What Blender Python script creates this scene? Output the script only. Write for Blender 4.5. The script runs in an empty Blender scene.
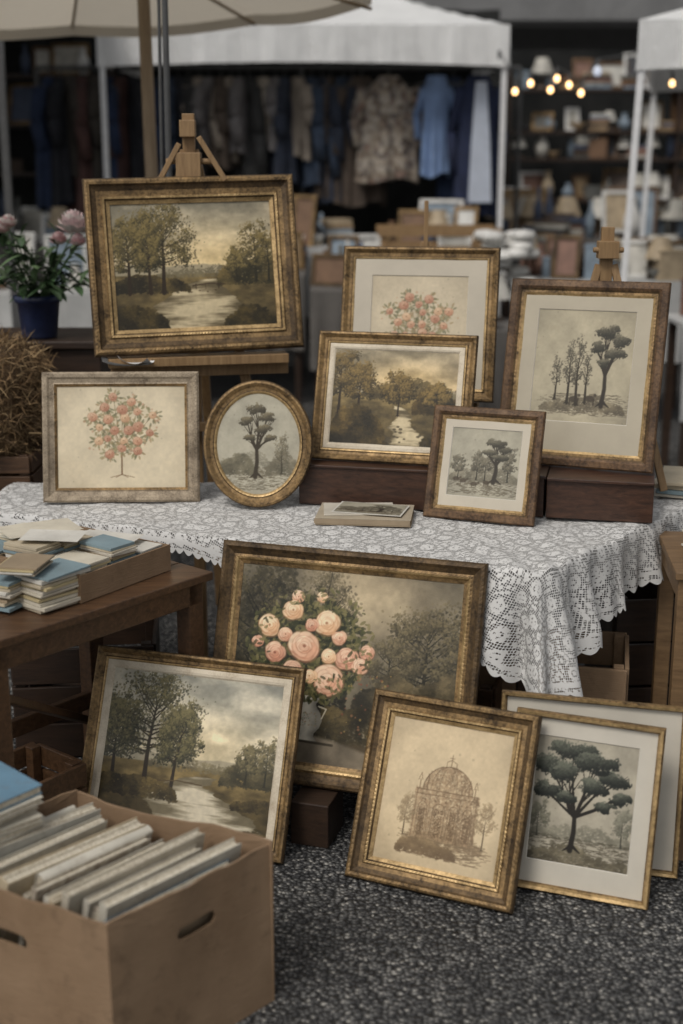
import bpy, math, random
import numpy as np
from mathutils import Matrix, Vector, Euler
R=random.Random(7); rng=np.random.default_rng(5)
sc=bpy.context.scene
D2R=math.radians
# ------------------------------------------------------------------ materials
class N:
    def __init__(s,name):
        s.m=bpy.data.materials.new(name); s.m.use_nodes=True
        s.t=s.m.node_tree; s.n=s.t.nodes; s.l=s.t.links
        s.b=s.n['Principled BSDF']; s.out=s.n['Material Output']
    def add(s,t,**k):
        n=s.n.new(t)
        for a,v in k.items(): setattr(n,a,v)
        return n
    def link(s,a,b): s.l.new(a,b)
    def math(s,op,a,b=None,c=None):
        n=s.n.new('ShaderNodeMath'); n.operation=op
        for i,v in enumerate((a,b,c)):
            if v is None: continue
            if isinstance(v,(int,float)): n.inputs[i].default_value=v
            else: s.l.new(v,n.inputs[i])
        return n.outputs[0]
    def mix(s,f,a,b,mode='MIX'):
        n=s.n.new('ShaderNodeMix'); n.data_type='RGBA'; n.blend_type=mode
        for i,v in ((0,f),(6,a),(7,b)):
            if isinstance(v,(int,float)): n.inputs[i].default_value=v
            elif isinstance(v,(tuple,list)): n.inputs[i].default_value=(*v[:3],1)
            else: s.l.new(v,n.inputs[i])
        return n.outputs[2]
    def ramp(s,f,stops):
        n=s.n.new('ShaderNodeValToRGB'); e=n.color_ramp.elements
        while len(e)<len(stops): e.new(.5)
        for el,(p,c) in zip(e,stops):
            el.position=p; el.color=(*c[:3],1) if not isinstance(c,(int,float)) else (c,c,c,1)
        s.l.new(f,n.inputs[0]); return n.outputs[0]
    def coord(s,kind='Object'):
        return s.n.new('ShaderNodeTexCoord').outputs[kind]
    def noise(s,scale,det=4,vec=None,rough=.6,dist=0):
        n=s.n.new('ShaderNodeTexNoise'); n.inputs['Scale'].default_value=scale
        n.inputs['Detail'].default_value=det; n.inputs['Roughness'].default_value=rough
        n.inputs['Distortion'].default_value=dist
        if vec: s.l.new(vec,n.inputs['Vector'])
        return n.outputs[0]
    def vor(s,scale,vec=None,feature='F1',rand=1,out='Distance',dim='3D'):
        n=s.n.new('ShaderNodeTexVoronoi'); n.voronoi_dimensions=dim; n.feature=feature; n.inputs['Scale'].default_value=scale
        n.inputs['Randomness'].default_value=rand
        if vec: s.l.new(vec,n.inputs['Vector'])
        return n.outputs[out]
    def mapping(s,vec,scale=(1,1,1),rot=(0,0,0)):
        n=s.n.new('ShaderNodeMapping'); n.inputs['Scale'].default_value=scale; n.inputs['Rotation'].default_value=rot
        s.l.new(vec,n.inputs[0]); return n.outputs[0]
    def bump(s,h,dist=.002,strength=.6):
        n=s.n.new('ShaderNodeBump'); n.inputs['Distance'].default_value=dist; n.inputs['Strength'].default_value=strength
        s.l.new(h,n.inputs['Height']); s.l.new(n.outputs[0],s.b.inputs['Normal'])
    def base(s,v):
        if isinstance(v,(tuple,list)): s.b.inputs['Base Color'].default_value=(*v[:3],1)
        else: s.l.new(v,s.b.inputs['Base Color'])
    def set(s,**k):
        for a,v in k.items(): s.b.inputs[a.replace('_',' ')].default_value=v
        return s
MC={}
def cloth_like(name,col,rough=.85,var=.35,scale=25,bump=.002):
    if name in MC: return MC[name]
    n=N(name); v=n.coord()
    f=n.noise(scale,4,v)
    a=tuple(x*(1-var) for x in col); b=tuple(min(1,x*(1+var)) for x in col)
    n.base(n.ramp(f,[(.3,a),(.7,b)])); n.set(Roughness=rough)
    n.bump(f,bump,.5); MC[name]=n.m; return n.m
def wood(name,dark,light,rough=.5,scale=6,axis=0):
    if name in MC: return MC[name]
    n=N(name); v=n.coord()
    s=[14,14,14]; s[axis]=1.2
    mv=n.mapping(v,tuple(s))
    f=n.noise(scale,6,mv,.65,.6); f2=n.noise(3,3,v)
    c=n.ramp(f,[(.25,dark),(.5,tuple((a+b)/2 for a,b in zip(dark,light))),(.75,light)])
    n.base(n.mix(n.math('MULTIPLY',f2,.55),c,tuple(x*.45 for x in dark)))
    n.link(n.ramp(f2,[(.3,rough-.08),(.7,rough+.18)]),n.b.inputs['Roughness']); n.bump(f,.0015,.5); MC[name]=n.m; return n.m
def gild(name,dark,gold,rough=.42,met=.45,wear=.5,speck=120):
    if name in MC: return MC[name]
    n=N(name); v=n.coord()
    f=n.noise(18,6,v,.7); g=n.noise(speck,3,v); 
    m=n.math('ADD',n.math('MULTIPLY',f,.6),n.math('MULTIPLY',g,.4))
    c=n.ramp(m,[(wear-.13,dark),(wear,tuple(.45*a+.55*b for a,b in zip(dark,gold))),(wear+.12,gold)])
    pt=n.noise(5,4,v,.6); c=n.mix(n.ramp(pt,[(.45,0.),(.7,.6)]),c,tuple(x*.8 for x in dark))
    n.base(c); n.set(Metallic=met)
    n.link(n.ramp(f,[(.3,rough+.22),(.7,rough)]),n.b.inputs['Roughness'])
    n.bump(m,.0018,.8); MC[name]=n.m; return n.m
def paint_mat(name,kind):
    if name in MC: return MC[name]
    n=N(name); a=n.add('ShaderNodeAttribute',attribute_name='Col'); v=n.coord()
    st=n.noise(7,6,v,.65)
    c=n.mix(n.ramp(st,[(.52,0.),(.85,.25)]),a.outputs['Color'],(.55,.42,.26),'MULTIPLY')
    n.base(c)
    if kind=='oil':
        n.set(Roughness=.42); n.b.inputs['Specular IOR Level'].default_value=.35
        h=n.math('ADD',n.noise(260,3,v),n.math('MULTIPLY',n.noise(60,4,v),1.2)); n.bump(h,.0006,.6)
    else:
        n.set(Roughness=.6); n.b.inputs['Specular IOR Level'].default_value=.3
        n.b.inputs['Coat Weight'].default_value=.25; n.b.inputs['Coat Roughness'].default_value=.12
    MC[name]=n.m; return n.m
# ------------------------------------------------------------------ mesh builder
class MB:
    def __init__(s): s.v=[]; s.f=[]; s.m=[]; s.mats=[]
    def mi(s,m):
        if m not in s.mats: s.mats.append(m)
        return s.mats.index(m)
    def raw(s,vs,fs,m,M=None):
        o=len(s.v)
        if M is not None: vs=[tuple(M@Vector(p)) for p in vs]
        s.v+= [tuple(p) for p in vs]; i=s.mi(m)
        for f in fs: s.f.append(tuple(o+k for k in f)); s.m.append(i)
    def box(s,c,d,m,rz=0,rx=0,ry=0,M=None,taper=1):
        x,y,z=[k/2 for k in d]; t=taper
        vs=[(-x,-y,-z),(x,-y,-z),(x,y,-z),(-x,y,-z),(-x*t,-y*t,z),(x*t,-y*t,z),(x*t,y*t,z),(-x*t,y*t,z)]
        T=Matrix.Translation(c)@Euler((rx,ry,rz)).to_matrix().to_4x4()
        if M is not None: T=M@T
        s.raw(vs,[(0,3,2,1),(4,5,6,7),(0,1,5,4),(1,2,6,5),(2,3,7,6),(3,0,4,7)],m,T)
    def tube(s,p0,p1,r0,m,r1=None,n=10):
        r1=r0 if r1 is None else r1
        p0=Vector(p0);p1=Vector(p1);d=(p1-p0).normalized()
        a=d.orthogonal().normalized();b=d.cross(a)
        vs=[]
        for p,r in((p0,r0),(p1,r1)):
            for k in range(n):
                t=2*math.pi*k/n; vs.append(p+a*math.cos(t)*r+b*math.sin(t)*r)
        fs=[(k,(k+1)%n,n+(k+1)%n,n+k) for k in range(n)]+[tuple(range(n))[::-1],tuple(range(n,2*n))]
        s.raw(vs,fs,m)
    def beam(s,p0,p1,w,t,m,side=None):
        p0=Vector(p0);p1=Vector(p1);d=(p1-p0).normalized()
        sd=Vector(side) if side else Vector((1,0,0))
        a=(sd-d*sd.dot(d)).normalized();b=d.cross(a)
        vs=[]
        for p in(p0,p1):
            for x,y in((-1,-1),(1,-1),(1,1),(-1,1)): vs.append(p+a*x*w/2+b*y*t/2)
        s.raw(vs,[(0,3,2,1),(4,5,6,7),(0,1,5,4),(1,2,6,5),(2,3,7,6),(3,0,4,7)],m)
    def lathe(s,c,prof,m,n=24,wob=0,k=7):
        vs=[];c=Vector(c)
        for r,z in prof:
            for i in range(n):
                t=2*math.pi*i/n; rr=r*(1+wob*math.sin(k*t+z*9))
                vs.append((c.x+rr*math.cos(t),c.y+rr*math.sin(t),c.z+z))
        fs=[]
        for j in range(len(prof)-1):
            for i in range(n): fs.append((j*n+i,j*n+(i+1)%n,(j+1)*n+(i+1)%n,(j+1)*n+i))
        s.raw(vs,fs,m)
    def build(s,name,parent=None,smooth=False,bevel=0,M=None):
        me=bpy.data.meshes.new(name); me.from_pydata(s.v,[],s.f)
        for m in s.mats: me.materials.append(m)
        me.polygons.foreach_set('material_index',s.m)
        if smooth: me.polygons.foreach_set('use_smooth',[True]*len(s.f))
        me.update(); o=bpy.data.objects.new(name,me); sc.collection.objects.link(o)
        if parent: o.parent=parent
        if M is not None: o.matrix_world=M
        if bevel:
            b=o.modifiers.new('bevel','BEVEL'); b.width=bevel; b.segments=2; b.limit_method='ANGLE'; b.angle_limit=.7
        return o
def empty(name):
    e=bpy.data.objects.new(name,None);sc.collection.objects.link(e);e.empty_display_size=.1;return e
# ------------------------------------------------------------------ canvas painting (vertex colours)
def fbm(h,w,cells,octs=4,seed=0,ax=1.):
    g=np.random.default_rng(seed); out=np.zeros((h,w)); amp=1;tot=0
    for o in range(octs):
        ny=max(2,int(cells*h/w*2**o*ax)+2); nx=int(cells*2**o)+2
        G=g.random((ny,nx))
        yy=np.linspace(0,ny-1.001,h);xx=np.linspace(0,nx-1.001,w)
        y0=yy.astype(int);x0=xx.astype(int);fy=yy-y0;fx=xx-x0
        fy=(fy*fy*(3-2*fy))[:,None];fx=(fx*fx*(3-2*fx))[None]
        a=G[y0][:,x0];b=G[y0][:,x0+1];c=G[y0+1][:,x0];d=G[y0+1][:,x0+1]
        out+=amp*((a*(1-fx)+b*fx)*(1-fy)+(c*(1-fx)+d*fx)*fy);tot+=amp;amp*=.55
    return out/tot
class CV:
    def __init__(s,w,h,seed):
        s.w=w;s.h=h;s.a=np.zeros((h,w,3));s.r=random.Random(seed);s.seed=seed
        s.Y,s.X=np.mgrid[0:h,0:w].astype(float)
    def dab(s,x,y,r,col,a=.8,asp=1.,ang=0.,hard=2.):
        R_=r*max(1,asp)+1.5
        x0=int(max(0,x-R_));x1=int(min(s.w,x+R_+2));y0=int(max(0,y-R_));y1=int(min(s.h,y+R_+2))
        if x1<=x0 or y1<=y0:return
        dx=s.X[y0:y1,x0:x1]-x;dy=s.Y[y0:y1,x0:x1]-y
        if ang or asp!=1:
            ca,sa=math.cos(ang),math.sin(ang);u=(dx*ca+dy*sa)/(r*asp);v=(-dx*sa+dy*ca)/r
        else:u=dx/r;v=dy/r
        m=(np.clip((1-(u*u+v*v))*hard,0,1)*a)[...,None]
        P=s.a[y0:y1,x0:x1];P+=(np.array(col)-P)*m
    def stroke(s,pts,r,col,a=.8,r1=None):
        r1=r if r1 is None else r1
        L=[math.dist(p,q) for p,q in zip(pts[:-1],pts[1:])];T=sum(L) or 1;acc=0
        for (p,q),l in zip(zip(pts[:-1],pts[1:]),L):
            n=max(1,int(l/(max(.5,min(r,r1))*.8)))
            for i in range(n):
                t=i/n;tt=(acc+l*t)/T
                s.dab(p[0]+(q[0]-p[0])*t,p[1]+(q[1]-p[1])*t,r+(r1-r)*tt,col,a,hard=1.6)
            acc+=l
    def tree(s,x,yb,yt,sp,dark,light,n=900,tr=None,rs=1.8,alpha=.6,lean=0,thin=1.,low=.72,clump=1.):
        """branching tree: limbs grow from the trunk, leaf sprays gather at the twig ends"""
        r=s.r;w,h=s.w,s.h;X=x*w;B=yb*h;T=yt*h;H=B-T;S=sp*w
        tr=tr or tuple(c*.8 for c in dark)
        tw=max(.9,H*.022*thin)
        top=(X+lean*w,T+H*.28)
        mid=(X+lean*w*.4+r.uniform(-1,1)*H*.02,B-H*.38)
        s.stroke([(X,B),mid,top],tw*1.3,tr,.9,tw*.4)
        for q in(-1,1):s.stroke([(X,B-H*.03),(X+q*tw*2.4,B+1)],tw*.7,tr,.7,.5)
        C=[]
        nl=int(9+n/250)
        for k in range(nl):
            t=(k+r.random())/nl
            hx=X+(top[0]-X)*t;hy=B-H*(.30+.45*t)
            side=1 if k%2 else -1
            env=math.sin(math.pi*min(1,.18+t*.80))**.6
            ex=hx+side*S*env*r.uniform(.45,1.0);ey=hy-H*(.10+.22*t)*r.uniform(.3,1.2)
            ey=max(T+H*.02,ey)
            s.stroke([(hx,hy),((hx+ex)/2,(hy+ey)/2+H*.01),(ex,ey)],tw*.5*(1-.5*t),tr,.75,.5)
            for j in range(4):
                u=r.uniform(.35,1.1);C.append((hx+(ex-hx)*u+r.gauss(0,S*.10),hy+(ey-hy)*u+r.gauss(0,H*.05),r.uniform(.6,1.3)))
        for k in range(5):C.append((top[0]+r.gauss(0,S*.22),T+H*r.uniform(.04,.26),r.uniform(.6,1.1)))
        ds=[]
        sgx=S*.15*clump;sgy=H*.045*clump
        for i in range(n):
            cx,cy,cs=r.choice(C);gx=r.gauss(0,1);gy=r.gauss(0,1)
            px=cx+gx*sgx*cs;py=cy+gy*sgy*cs
            if py>B-H*(1-low):py=B-H*(1-low)-r.random()*H*.1
            sh=.34-.30*gy-.14*gx+.25*(cy<T+H*.4)*.5+r.uniform(-.22,.22)
            ds.append((sh+r.uniform(0,.35),sh,px,py))
        ds.sort()
        d=np.array(dark);l=np.array(light)
        for _,sh,px,py in ds:
            c=d+(l-d)*min(1,max(0,sh))**1.3
            s.dab(px,py,rs*r.uniform(.5,1.2),c,alpha,asp=r.uniform(1,1.7),ang=r.uniform(0,3))
    def oak(s,x,yb,clumps,dark,light,tr,rs=1.6,dens=1.):
        """spreading tree given as foliage clumps (x,y,rx,ry) on forking limbs"""
        r=s.r;w,h=s.w,s.h
        fx,fy=x*w,yb*h-.30*h
        s.stroke([(x*w-2,yb*h),(x*w+1,yb*h-.15*h),(fx,fy)],4.6,tr,.95,3.4)
        for q in(-1,1):s.stroke([(x*w,yb*h-.04*h),(x*w+q*12,yb*h+2)],3.2,tr,.8,.8)
        for cx,cy,rx,ry in clumps:
            mx=(fx+cx*w)/2+r.uniform(-5,5);my=(fy+cy*h)/2+.02*h
            s.stroke([(fx,fy+6),(mx,my),(cx*w,cy*h)],2.6,tr,.9,.8)
            for j in range(4):s.stroke([(mx,my),((cx+r.uniform(-.8,.8)*rx)*w,(cy+r.uniform(-.5,.6)*ry)*h)],1.1,tr,.8,.5)
        d=np.array(dark);l=np.array(light)
        for cx,cy,rx,ry in sorted(clumps,key=lambda q:r.random()):
            sub=[(r.gauss(0,.42),r.gauss(0,.38),r.uniform(.25,.5)) for _ in range(9)]
            ds=[]
            for i in range(int(5200*dens*(rx*ry)**.5*2.2)):
                a,b,q=r.choice(sub);u=a+r.gauss(0,1)*q*.62;v=b+r.gauss(0,1)*q*.55
                if u*u+v*v>1.25:continue
                sh=.30-.55*v-.18*u-(v-b)*.5+r.uniform(-.25,.25);ds.append((sh+r.uniform(0,.5),sh,(cx+u*rx)*w,(cy+v*ry)*h))
            ds.sort()
            for _,sh,px,py in ds:
                s.dab(px,py,rs*r.uniform(.5,1.15),d+(l-d)*min(1,max(0,sh))**1.4,.7,asp=r.uniform(1,1.7),ang=r.uniform(0,3))
    def mass(s,x0,x1,yb,ht,dark,light,n=500,rs=1.8,alpha=.6,seed=3):
        r=s.r;f=fbm(4,s.w,5,6,seed)[1];g=fbm(s.h,s.w,9,4,seed+77)
        d=np.array(dark);l=np.array(light);ds=[]
        for i in range(int(n*1.7)):
            x=r.uniform(x0,x1);t=(x-x0)/(x1-x0);xi=min(s.w-1,max(0,int(x*s.w)))
            hh=ht*(.15+1.5*f[xi])*(math.sin(math.pi*min(1,max(0,t)))**.35)
            q=r.random()**.9;py=(yb-hh*q)*s.h+r.gauss(0,1.2);yi=min(s.h-1,max(0,int(py)))
            nz=(g[yi,xi]-.35)*2.4
            ds.append((q*.6+r.uniform(-.4,.4),x*s.w+r.gauss(0,1),py,nz*.65+.30*q+r.uniform(-.15,.15)))
        ds.sort(key=lambda t:t[0])
        for q,px,py,sh in ds:
            s.dab(px,py,rs*r.uniform(.45,1.4),d+(l-d)*min(1,max(0,sh))**1.3,alpha,asp=r.uniform(1,1.8),ang=r.uniform(-.6,.6))
    def river(s,pts,col,col2):
        ys=np.array([p[0] for p in pts]);xc=np.array([p[1] for p in pts]);hw=np.array([p[2] for p in pts])
        yy=s.Y/s.h;n=fbm(s.h,s.w,9,4,s.seed+9,ax=3)
        c=np.interp(yy,ys,xc)*s.w;w_=np.interp(yy,ys,hw)*s.w
        m=np.clip((w_-np.abs(s.X-c)+ (n-.5)*.12*s.w)/3,0,1)*(yy>=ys[0])
        st=fbm(s.h,s.w,4,5,s.seed+11,ax=8)
        edge=np.clip(np.abs(s.X-c)/np.maximum(w_,1),0,1)**2.5
        k=np.clip((st-.46)*3.4+edge*.8+(yy-ys[0])*.35,0,1)[...,None]
        C=np.array(col)*(1-k)+np.array(col2)*k
        m=m[...,None]*.95;s.a[:]=s.a*(1-m)+C*m
    def grade(s,var=.04,warm=(1,1,1),vig=.08):
        n=fbm(s.h,s.w,40,3,s.seed+5)[...,None];s.a=s.a*(1+var*4*(n-.5))
        v=1-vig*np.clip((((s.X/s.w-.5)*2)**2+((s.Y/s.h-.5)*2)**2-.8),0,1)[...,None]
        s.a=np.clip(s.a*v*np.array(warm),0,255)
def landscape(w,h,seed,var):
    c=CV(w,h,seed);yy=(c.Y/h)[...,None]
    hz={'A':.56,'I':.60,'E':.45}[var]
    top=np.array((160,153,134.));hor=np.array((208,190,152.))
    if var=='E':top=np.array((146,136,114.));hor=np.array((198,176,136.))
    if var=='I':top=np.array((164,162,150.));hor=np.array((208,198,174.))
    c.a[:]=top+(hor-top)*np.clip(yy/hz,0,1)**1.3
    cl=fbm(h,w,4,5,seed,ax=2.2)[...,None];c.a+=np.clip(cl-.5,-.16,.2)*np.array((170,156,136.))
    gl=np.exp(-(((c.X/w-.62)/.3)**2+((c.Y/h-hz+.15)/.2)**2))[...,None];c.a+=gl*np.array((22,15,2))
    f=fbm(4,w,3,5,seed+2)[1];ridge=(hz-.10*f-.01)[None,:]
    m=np.clip((c.Y/h-ridge)*h/2,0,1)[...,None]*.7;c.a=c.a*(1-m)+np.array((138,132,114.))*m
    g=fbm(h,w,10,5,seed+3,ax=2)[...,None]
    m=np.clip((c.Y/h-hz)*h/2,0,1)[...,None]
    G=np.array((122,106,70.))*(1-.5*np.clip((yy-hz)/(1-hz),0,1))*(.5+1.*g);c.a=c.a*(1-m)+G*m
    c.mass(.25,1.05,hz+.03,.08,(94,88,70),(142,132,102),700,1.5,.5,seed+4)
    wat=(202,188,156);wd=(96,86,64)
    if var=='A':
        c.river([(hz+.05,.60,.04),(hz+.10,.54,.13),(hz+.20,.52,.22),(.86,.48,.27),(1,.44,.25)],wat,wd)
        c.mass(.64,1.04,hz+.10,.26,(44,41,27),(126,108,66),1300,1.7,.7,seed+6)
        c.mass(-.05,.46,hz+.14,.13,(38,34,23),(120,102,60),1100,1.8,.7,seed+8)
        for x,t,sp,l in((.88,.18,.10,.0),(.96,.26,.09,0),(.76,.38,.06,0)):c.tree(x,hz+.08,t,sp,(52,48,32),(134,118,74),1100,None,1.5,.62,l)
        for x,t,sp,l in((.09,.10,.12,0),(.30,.0,.21,.01),(.22,.12,.10,0)):
            c.tree(x,hz+.15,t,sp,(42,40,26),(136,120,76),2900,(46,36,24),1.6,.6,l,1.)
        c.mass(-.05,.32,1.05,.24,(30,27,17),(100,84,46),1000,2.,.75,seed+10)
        c.mass(.66,1.05,1.06,.22,(30,27,17),(100,84,46),1000,2.,.75,seed+12)
        c.stroke([(.48*w,.66*h),(.58*w,.645*h),(.68*w,.655*h)],1.3,(62,48,32),.85)
        for x in(.5,.56,.64):c.stroke([(x*w,.645*h),(x*w,.69*h)],.9,(58,44,30),.7)
        for i in range(5):c.dab((.42+.05*i)*w,(.70+.01*(i%2))*h,1.5,(66,50,34),.8,1.4)
    elif var=='I':
        c.river([(hz+.06,.62,.06),(hz+.12,.50,.14),(.80,.50,.24),(.9,.60,.30),(1,.66,.32)],(206,198,178),(110,102,82))
        c.mass(.70,1.04,hz+.09,.18,(56,53,40),(130,118,84),1100,1.7,.7,seed+6)
        for x,t,sp,l in((.84,.42,.07,0),(.95,.38,.08,0)):c.tree(x,hz+.07,t,sp,(60,58,44),(130,120,88),900,None,1.5,.6,l)
        for x,t,sp,l in((.07,.16,.13,-.01),(.26,.0,.24,.02),(.42,.20,.13,.03)):
            c.tree(x,hz+.18,t,sp,(40,41,31),(126,118,82),3400,(48,40,30),1.6,.6,l,1.)
        c.mass(-.05,.46,hz+.24,.14,(42,37,25),(128,110,68),1100,1.8,.7,seed+8)
        c.mass(-.05,.36,1.06,.20,(34,30,20),(112,94,56),900,2.1,.75,seed+10)
        c.mass(.78,1.05,.84,.10,(46,40,28),(124,108,68),500,1.8,.75,seed+10)
        c.mass(.62,1.05,1.06,.12,(38,34,24),(114,98,62),500,1.8,.75,seed+14)
        c.stroke([(.34*w,.72*h),(.46*w,.705*h),(.60*w,.715*h)],1.2,(84,70,50),.8)
    else:
        c.mass(.30,.95,hz+.06,.22,(66,58,39),(142,122,78),1600,1.6,.62,seed+6)
        c.mass(.66,1.04,hz+.2,.32,(36,31,20),(114,94,54),1500,1.8,.7,seed+7)
        c.river([(hz+.12,.50,.03),(hz+.2,.60,.06),(.78,.56,.10),(.88,.64,.13),(1,.62,.16)],(204,190,158),(92,82,60))
        for x,t,sp,l in((.06,.02,.15,0),(.22,.12,.15,.01),(.54,.24,.13,.0),(.84,.32,.11,0)):
            c.tree(x,hz+.23,t,sp,(40,35,22),(134,112,66),2300,(42,32,20),1.5,.62,l,1.)
        c.mass(-.05,.45,1.05,.42,(30,26,15),(116,96,54),2200,1.9,.75,seed+10)
        c.mass(.74,1.05,1.05,.26,(28,25,15),(100,84,46),1000,1.9,.75,seed+12)
        for i in range(16):c.dab(c.r.uniform(.45,.78)*w,c.r.uniform(.78,.97)*h,c.r.uniform(1.5,3),(72,64,48),.8,1.6)
    c.grade(warm=(1.0,.985,.96));return c
def paper(w,h,seed,col,st=.10):
    c=CV(w,h,seed);n=fbm(h,w,5,5,seed)[...,None];c.a[:]=np.array(col,float)*(1-st+2*st*n)
    for i in range(14):c.dab(c.r.uniform(0,w),c.r.uniform(0,h),c.r.uniform(.8,2.2),tuple(k*.78 for k in col),.5)
    return c
def ground_hatch(c,y0,y1,x0,x1,col,n=260,a=.4):
    r=c.r
    for i in range(n):
        y=r.uniform(y0,y1)*c.h;x=r.uniform(x0,x1)*c.w;l=r.uniform(.02,.07)*c.w;e=1-abs((x/c.w-(x0+x1)/2)/((x1-x0)/2))**2
        if r.random()>e+.15:continue
        c.stroke([(x,y),(x+l,y+r.uniform(-1.5,1.5))],.8,col,a)
def etch(w,h,seed,var):
    if var=='K':
        c=paper(w,h,seed,(168,160,142),.14)
        c.mass(-.02,1.02,.80,.12,(110,106,92),(156,150,130),700,1.5,.5,seed)
        ground_hatch(c,.78,.98,-.1,1.1,(82,76,62),700,.4)
        c.mass(-.05,1.05,1.04,.20,(76,70,56),(142,132,108),1000,1.7,.55,seed+4)
        c.tree(.90,.80,.50,.10,(88,86,74),(142,138,120),800,None,1.4,.5)
        c.tree(.08,.80,.54,.10,(84,82,70),(138,134,114),600,None,1.4,.5)
        c.oak(.43,.88,[(.36,.10,.22,.09),(.14,.24,.15,.10),(.34,.28,.18,.09),(.60,.16,.20,.09),(.80,.26,.15,.08),(.58,.36,.15,.07),(.84,.42,.11,.05),(.14,.42,.13,.07),(.34,.46,.10,.05),(.72,.50,.10,.045)],(30,33,29),(104,106,92),(34,30,25))
    elif var=='G':
        c=paper(w,h,seed,(170,160,136),.12)
        ground_hatch(c,.74,.93,.05,1.,(94,86,70),600,.4)
        c.mass(.1,.95,.9,.12,(86,78,64),(146,134,108),900,1.4,.5,seed+4)
        for x,t,sp,n,yb in((.24,.40,.05,160,.8),(.37,.30,.07,330,.83),(.46,.26,.06,300,.84),(.55,.36,.05,160,.82)):
            c.tree(x,yb,t,sp,(60,57,48),(118,110,92),n,(54,48,38),1.3,.6,0,1.)
        c.oak(.73,.84,[(.70,.18,.13,.07),(.86,.26,.09,.06),(.62,.32,.09,.05),(.80,.38,.12,.05),(.70,.46,.08,.04)],(50,48,40),(116,110,92),(50,44,36),1.4,.8)
        for x,y in((.60,.78),(.44,.79)):
            c.dab(x*w,y*h,6,(60,52,42),.8,1.7);c.dab((x+.05)*w,(y-.035)*h,3,(60,52,42),.8)
            for q in(-.04,.04):c.stroke([((x+q)*w,y*h),((x+q)*w,(y+.06)*h)],.9,(56,48,38),.8)
    elif var=='F':
        c=paper(w,h,seed,(162,156,138),.1)
        ground_hatch(c,.7,.95,-.05,1.05,(96,88,72),600,.4)
        c.mass(.0,1.,.76,.22,(96,91,77),(144,136,116),900,1.3,.5,seed+4)
        for x,t,sp,n in((.14,.42,.12,500),(.40,.34,.12,550),(.84,.30,.12,600),(.52,.38,.10,400)):
            c.tree(x,.74,t,sp,(66,62,52),(126,119,101),n,None,1.3,.6,0,1.)
        c.oak(.66,.76,[(.64,.20,.13,.07),(.76,.28,.10,.06),(.56,.34,.10,.05),(.70,.40,.12,.05)],(58,55,46),(122,116,98),(54,48,40),1.3,.8)
        for x,y in((.12,.74),(.22,.76),(.38,.8),(.55,.77)):
            c.dab(x*w,y*h,4,(68,58,46),.75,1.8);c.dab((x+.06)*w,(y-.02)*h,2.2,(68,58,46),.75)
            for q in(-.03,.03):c.stroke([((x+q)*w,y*h),((x+q)*w,(y+.05)*h)],.8,(68,58,46),.7)
    elif var=='C':
        c=paper(w,h,seed,(168,162,144),.12)
        c.mass(.0,1.,.74,.14,(118,113,97),(156,149,129),700,1.5,.5,seed+4)
        ground_hatch(c,.72,.95,-.05,1.05,(96,88,70),500,.4)
        c.mass(.05,.45,.80,.24,(86,81,66),(142,134,110),900,1.4,.5,seed+7)
        c.mass(.60,1.,.80,.20,(90,85,70),(144,135,114),700,1.4,.5,seed+9)
        c.oak(.48,.82,[(.46,.16,.11,.06),(.60,.24,.10,.05),(.36,.28,.09,.05),(.54,.36,.12,.05),(.40,.44,.08,.04),(.64,.44,.07,.035)],(60,55,44),(128,118,94),(58,50,38),1.3,.75)
        c.tree(.78,.78,.42,.09,(88,82,66),(140,131,108),400,None,1.3,.5)
    elif var=='J':
        c=paper(w,h,seed,(200,180,146),.09);ink=(104,84,62)
        P=lambda x,y:(x*w,y*h)
        def ln(*p,r=.8,a=.42):
            q=[(x+c.r.uniform(-.002,.002),y+c.r.uniform(-.002,.002)) for x,y in p];c.stroke([P(*k) for k in q],r,ink,a)
        c.mass(.22,.86,.84,.1,(130,110,84),(170,149,116),900,1.3,.45,seed)
        ground_hatch(c,.76,.92,.16,.9,(116,98,74),500,.4)
        for i in range(5200):
            x=c.r.uniform(.27,.79);y=c.r.uniform(.29,.80)
            if y<.46 and ((x-.53)/.20)**2+((y-.46)/.17)**2>1:continue
            k=.5+.5*math.sin(x*60)*.4+(x-.5)*.9
            c.dab(x*w,y*h,c.r.uniform(.7,1.7),(164,138,106) if c.r.random()>k*.8 else (118,98,74),.36,1.7,c.r.choice([.8,1.57,2.3]))
        ln(*[(.53-.20*math.cos(t),.46-.17*math.sin(t)) for t in np.linspace(0,math.pi,18)],r=.9,a=.6)
        for q in(.14,.07):ln(*[(.53-q*math.cos(t),.46-.17*math.sin(t)) for t in np.linspace(0,math.pi,14)],a=.3)
        ln((.28,.47),(.78,.46),r=1.1);ln((.27,.50),(.79,.49));ln((.29,.47),(.28,.8),r=1.);ln((.77,.47),(.78,.79),r=1.)
        ln((.40,.5),(.40,.8));ln((.64,.5),(.65,.8));ln((.53,.29),(.53,.20),r=1);ln((.51,.23),(.55,.23))
        ln((.49,.30),(.49,.26),(.53,.24),(.57,.26),(.57,.30))
        for x0 in(.31,.43,.56,.675):
            ww=.075 if x0!=.43 else .10
            ln(*([(x0,.78)]+[(x0+ww/2-ww/2*math.cos(t),.60-.05*math.sin(t)) for t in np.linspace(0,math.pi,8)]+[(x0+ww,.78)]),r=.9)
            for q in range(220):c.dab((x0+.012+c.r.random()*(ww-.024))*w,c.r.uniform(.59,.78)*h,1.2,(100,80,58),.38)
        for x in(.30,.75,.36,.70):
            ln((x,.47),(x,.40),r=1.2);ln((x-.015,.41),(x,.36),(x+.015,.41))
        for x in(.36,.44,.53,.62,.70):c.dab(x*w,.535*h,2.2,(100,80,58),.55)
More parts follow.
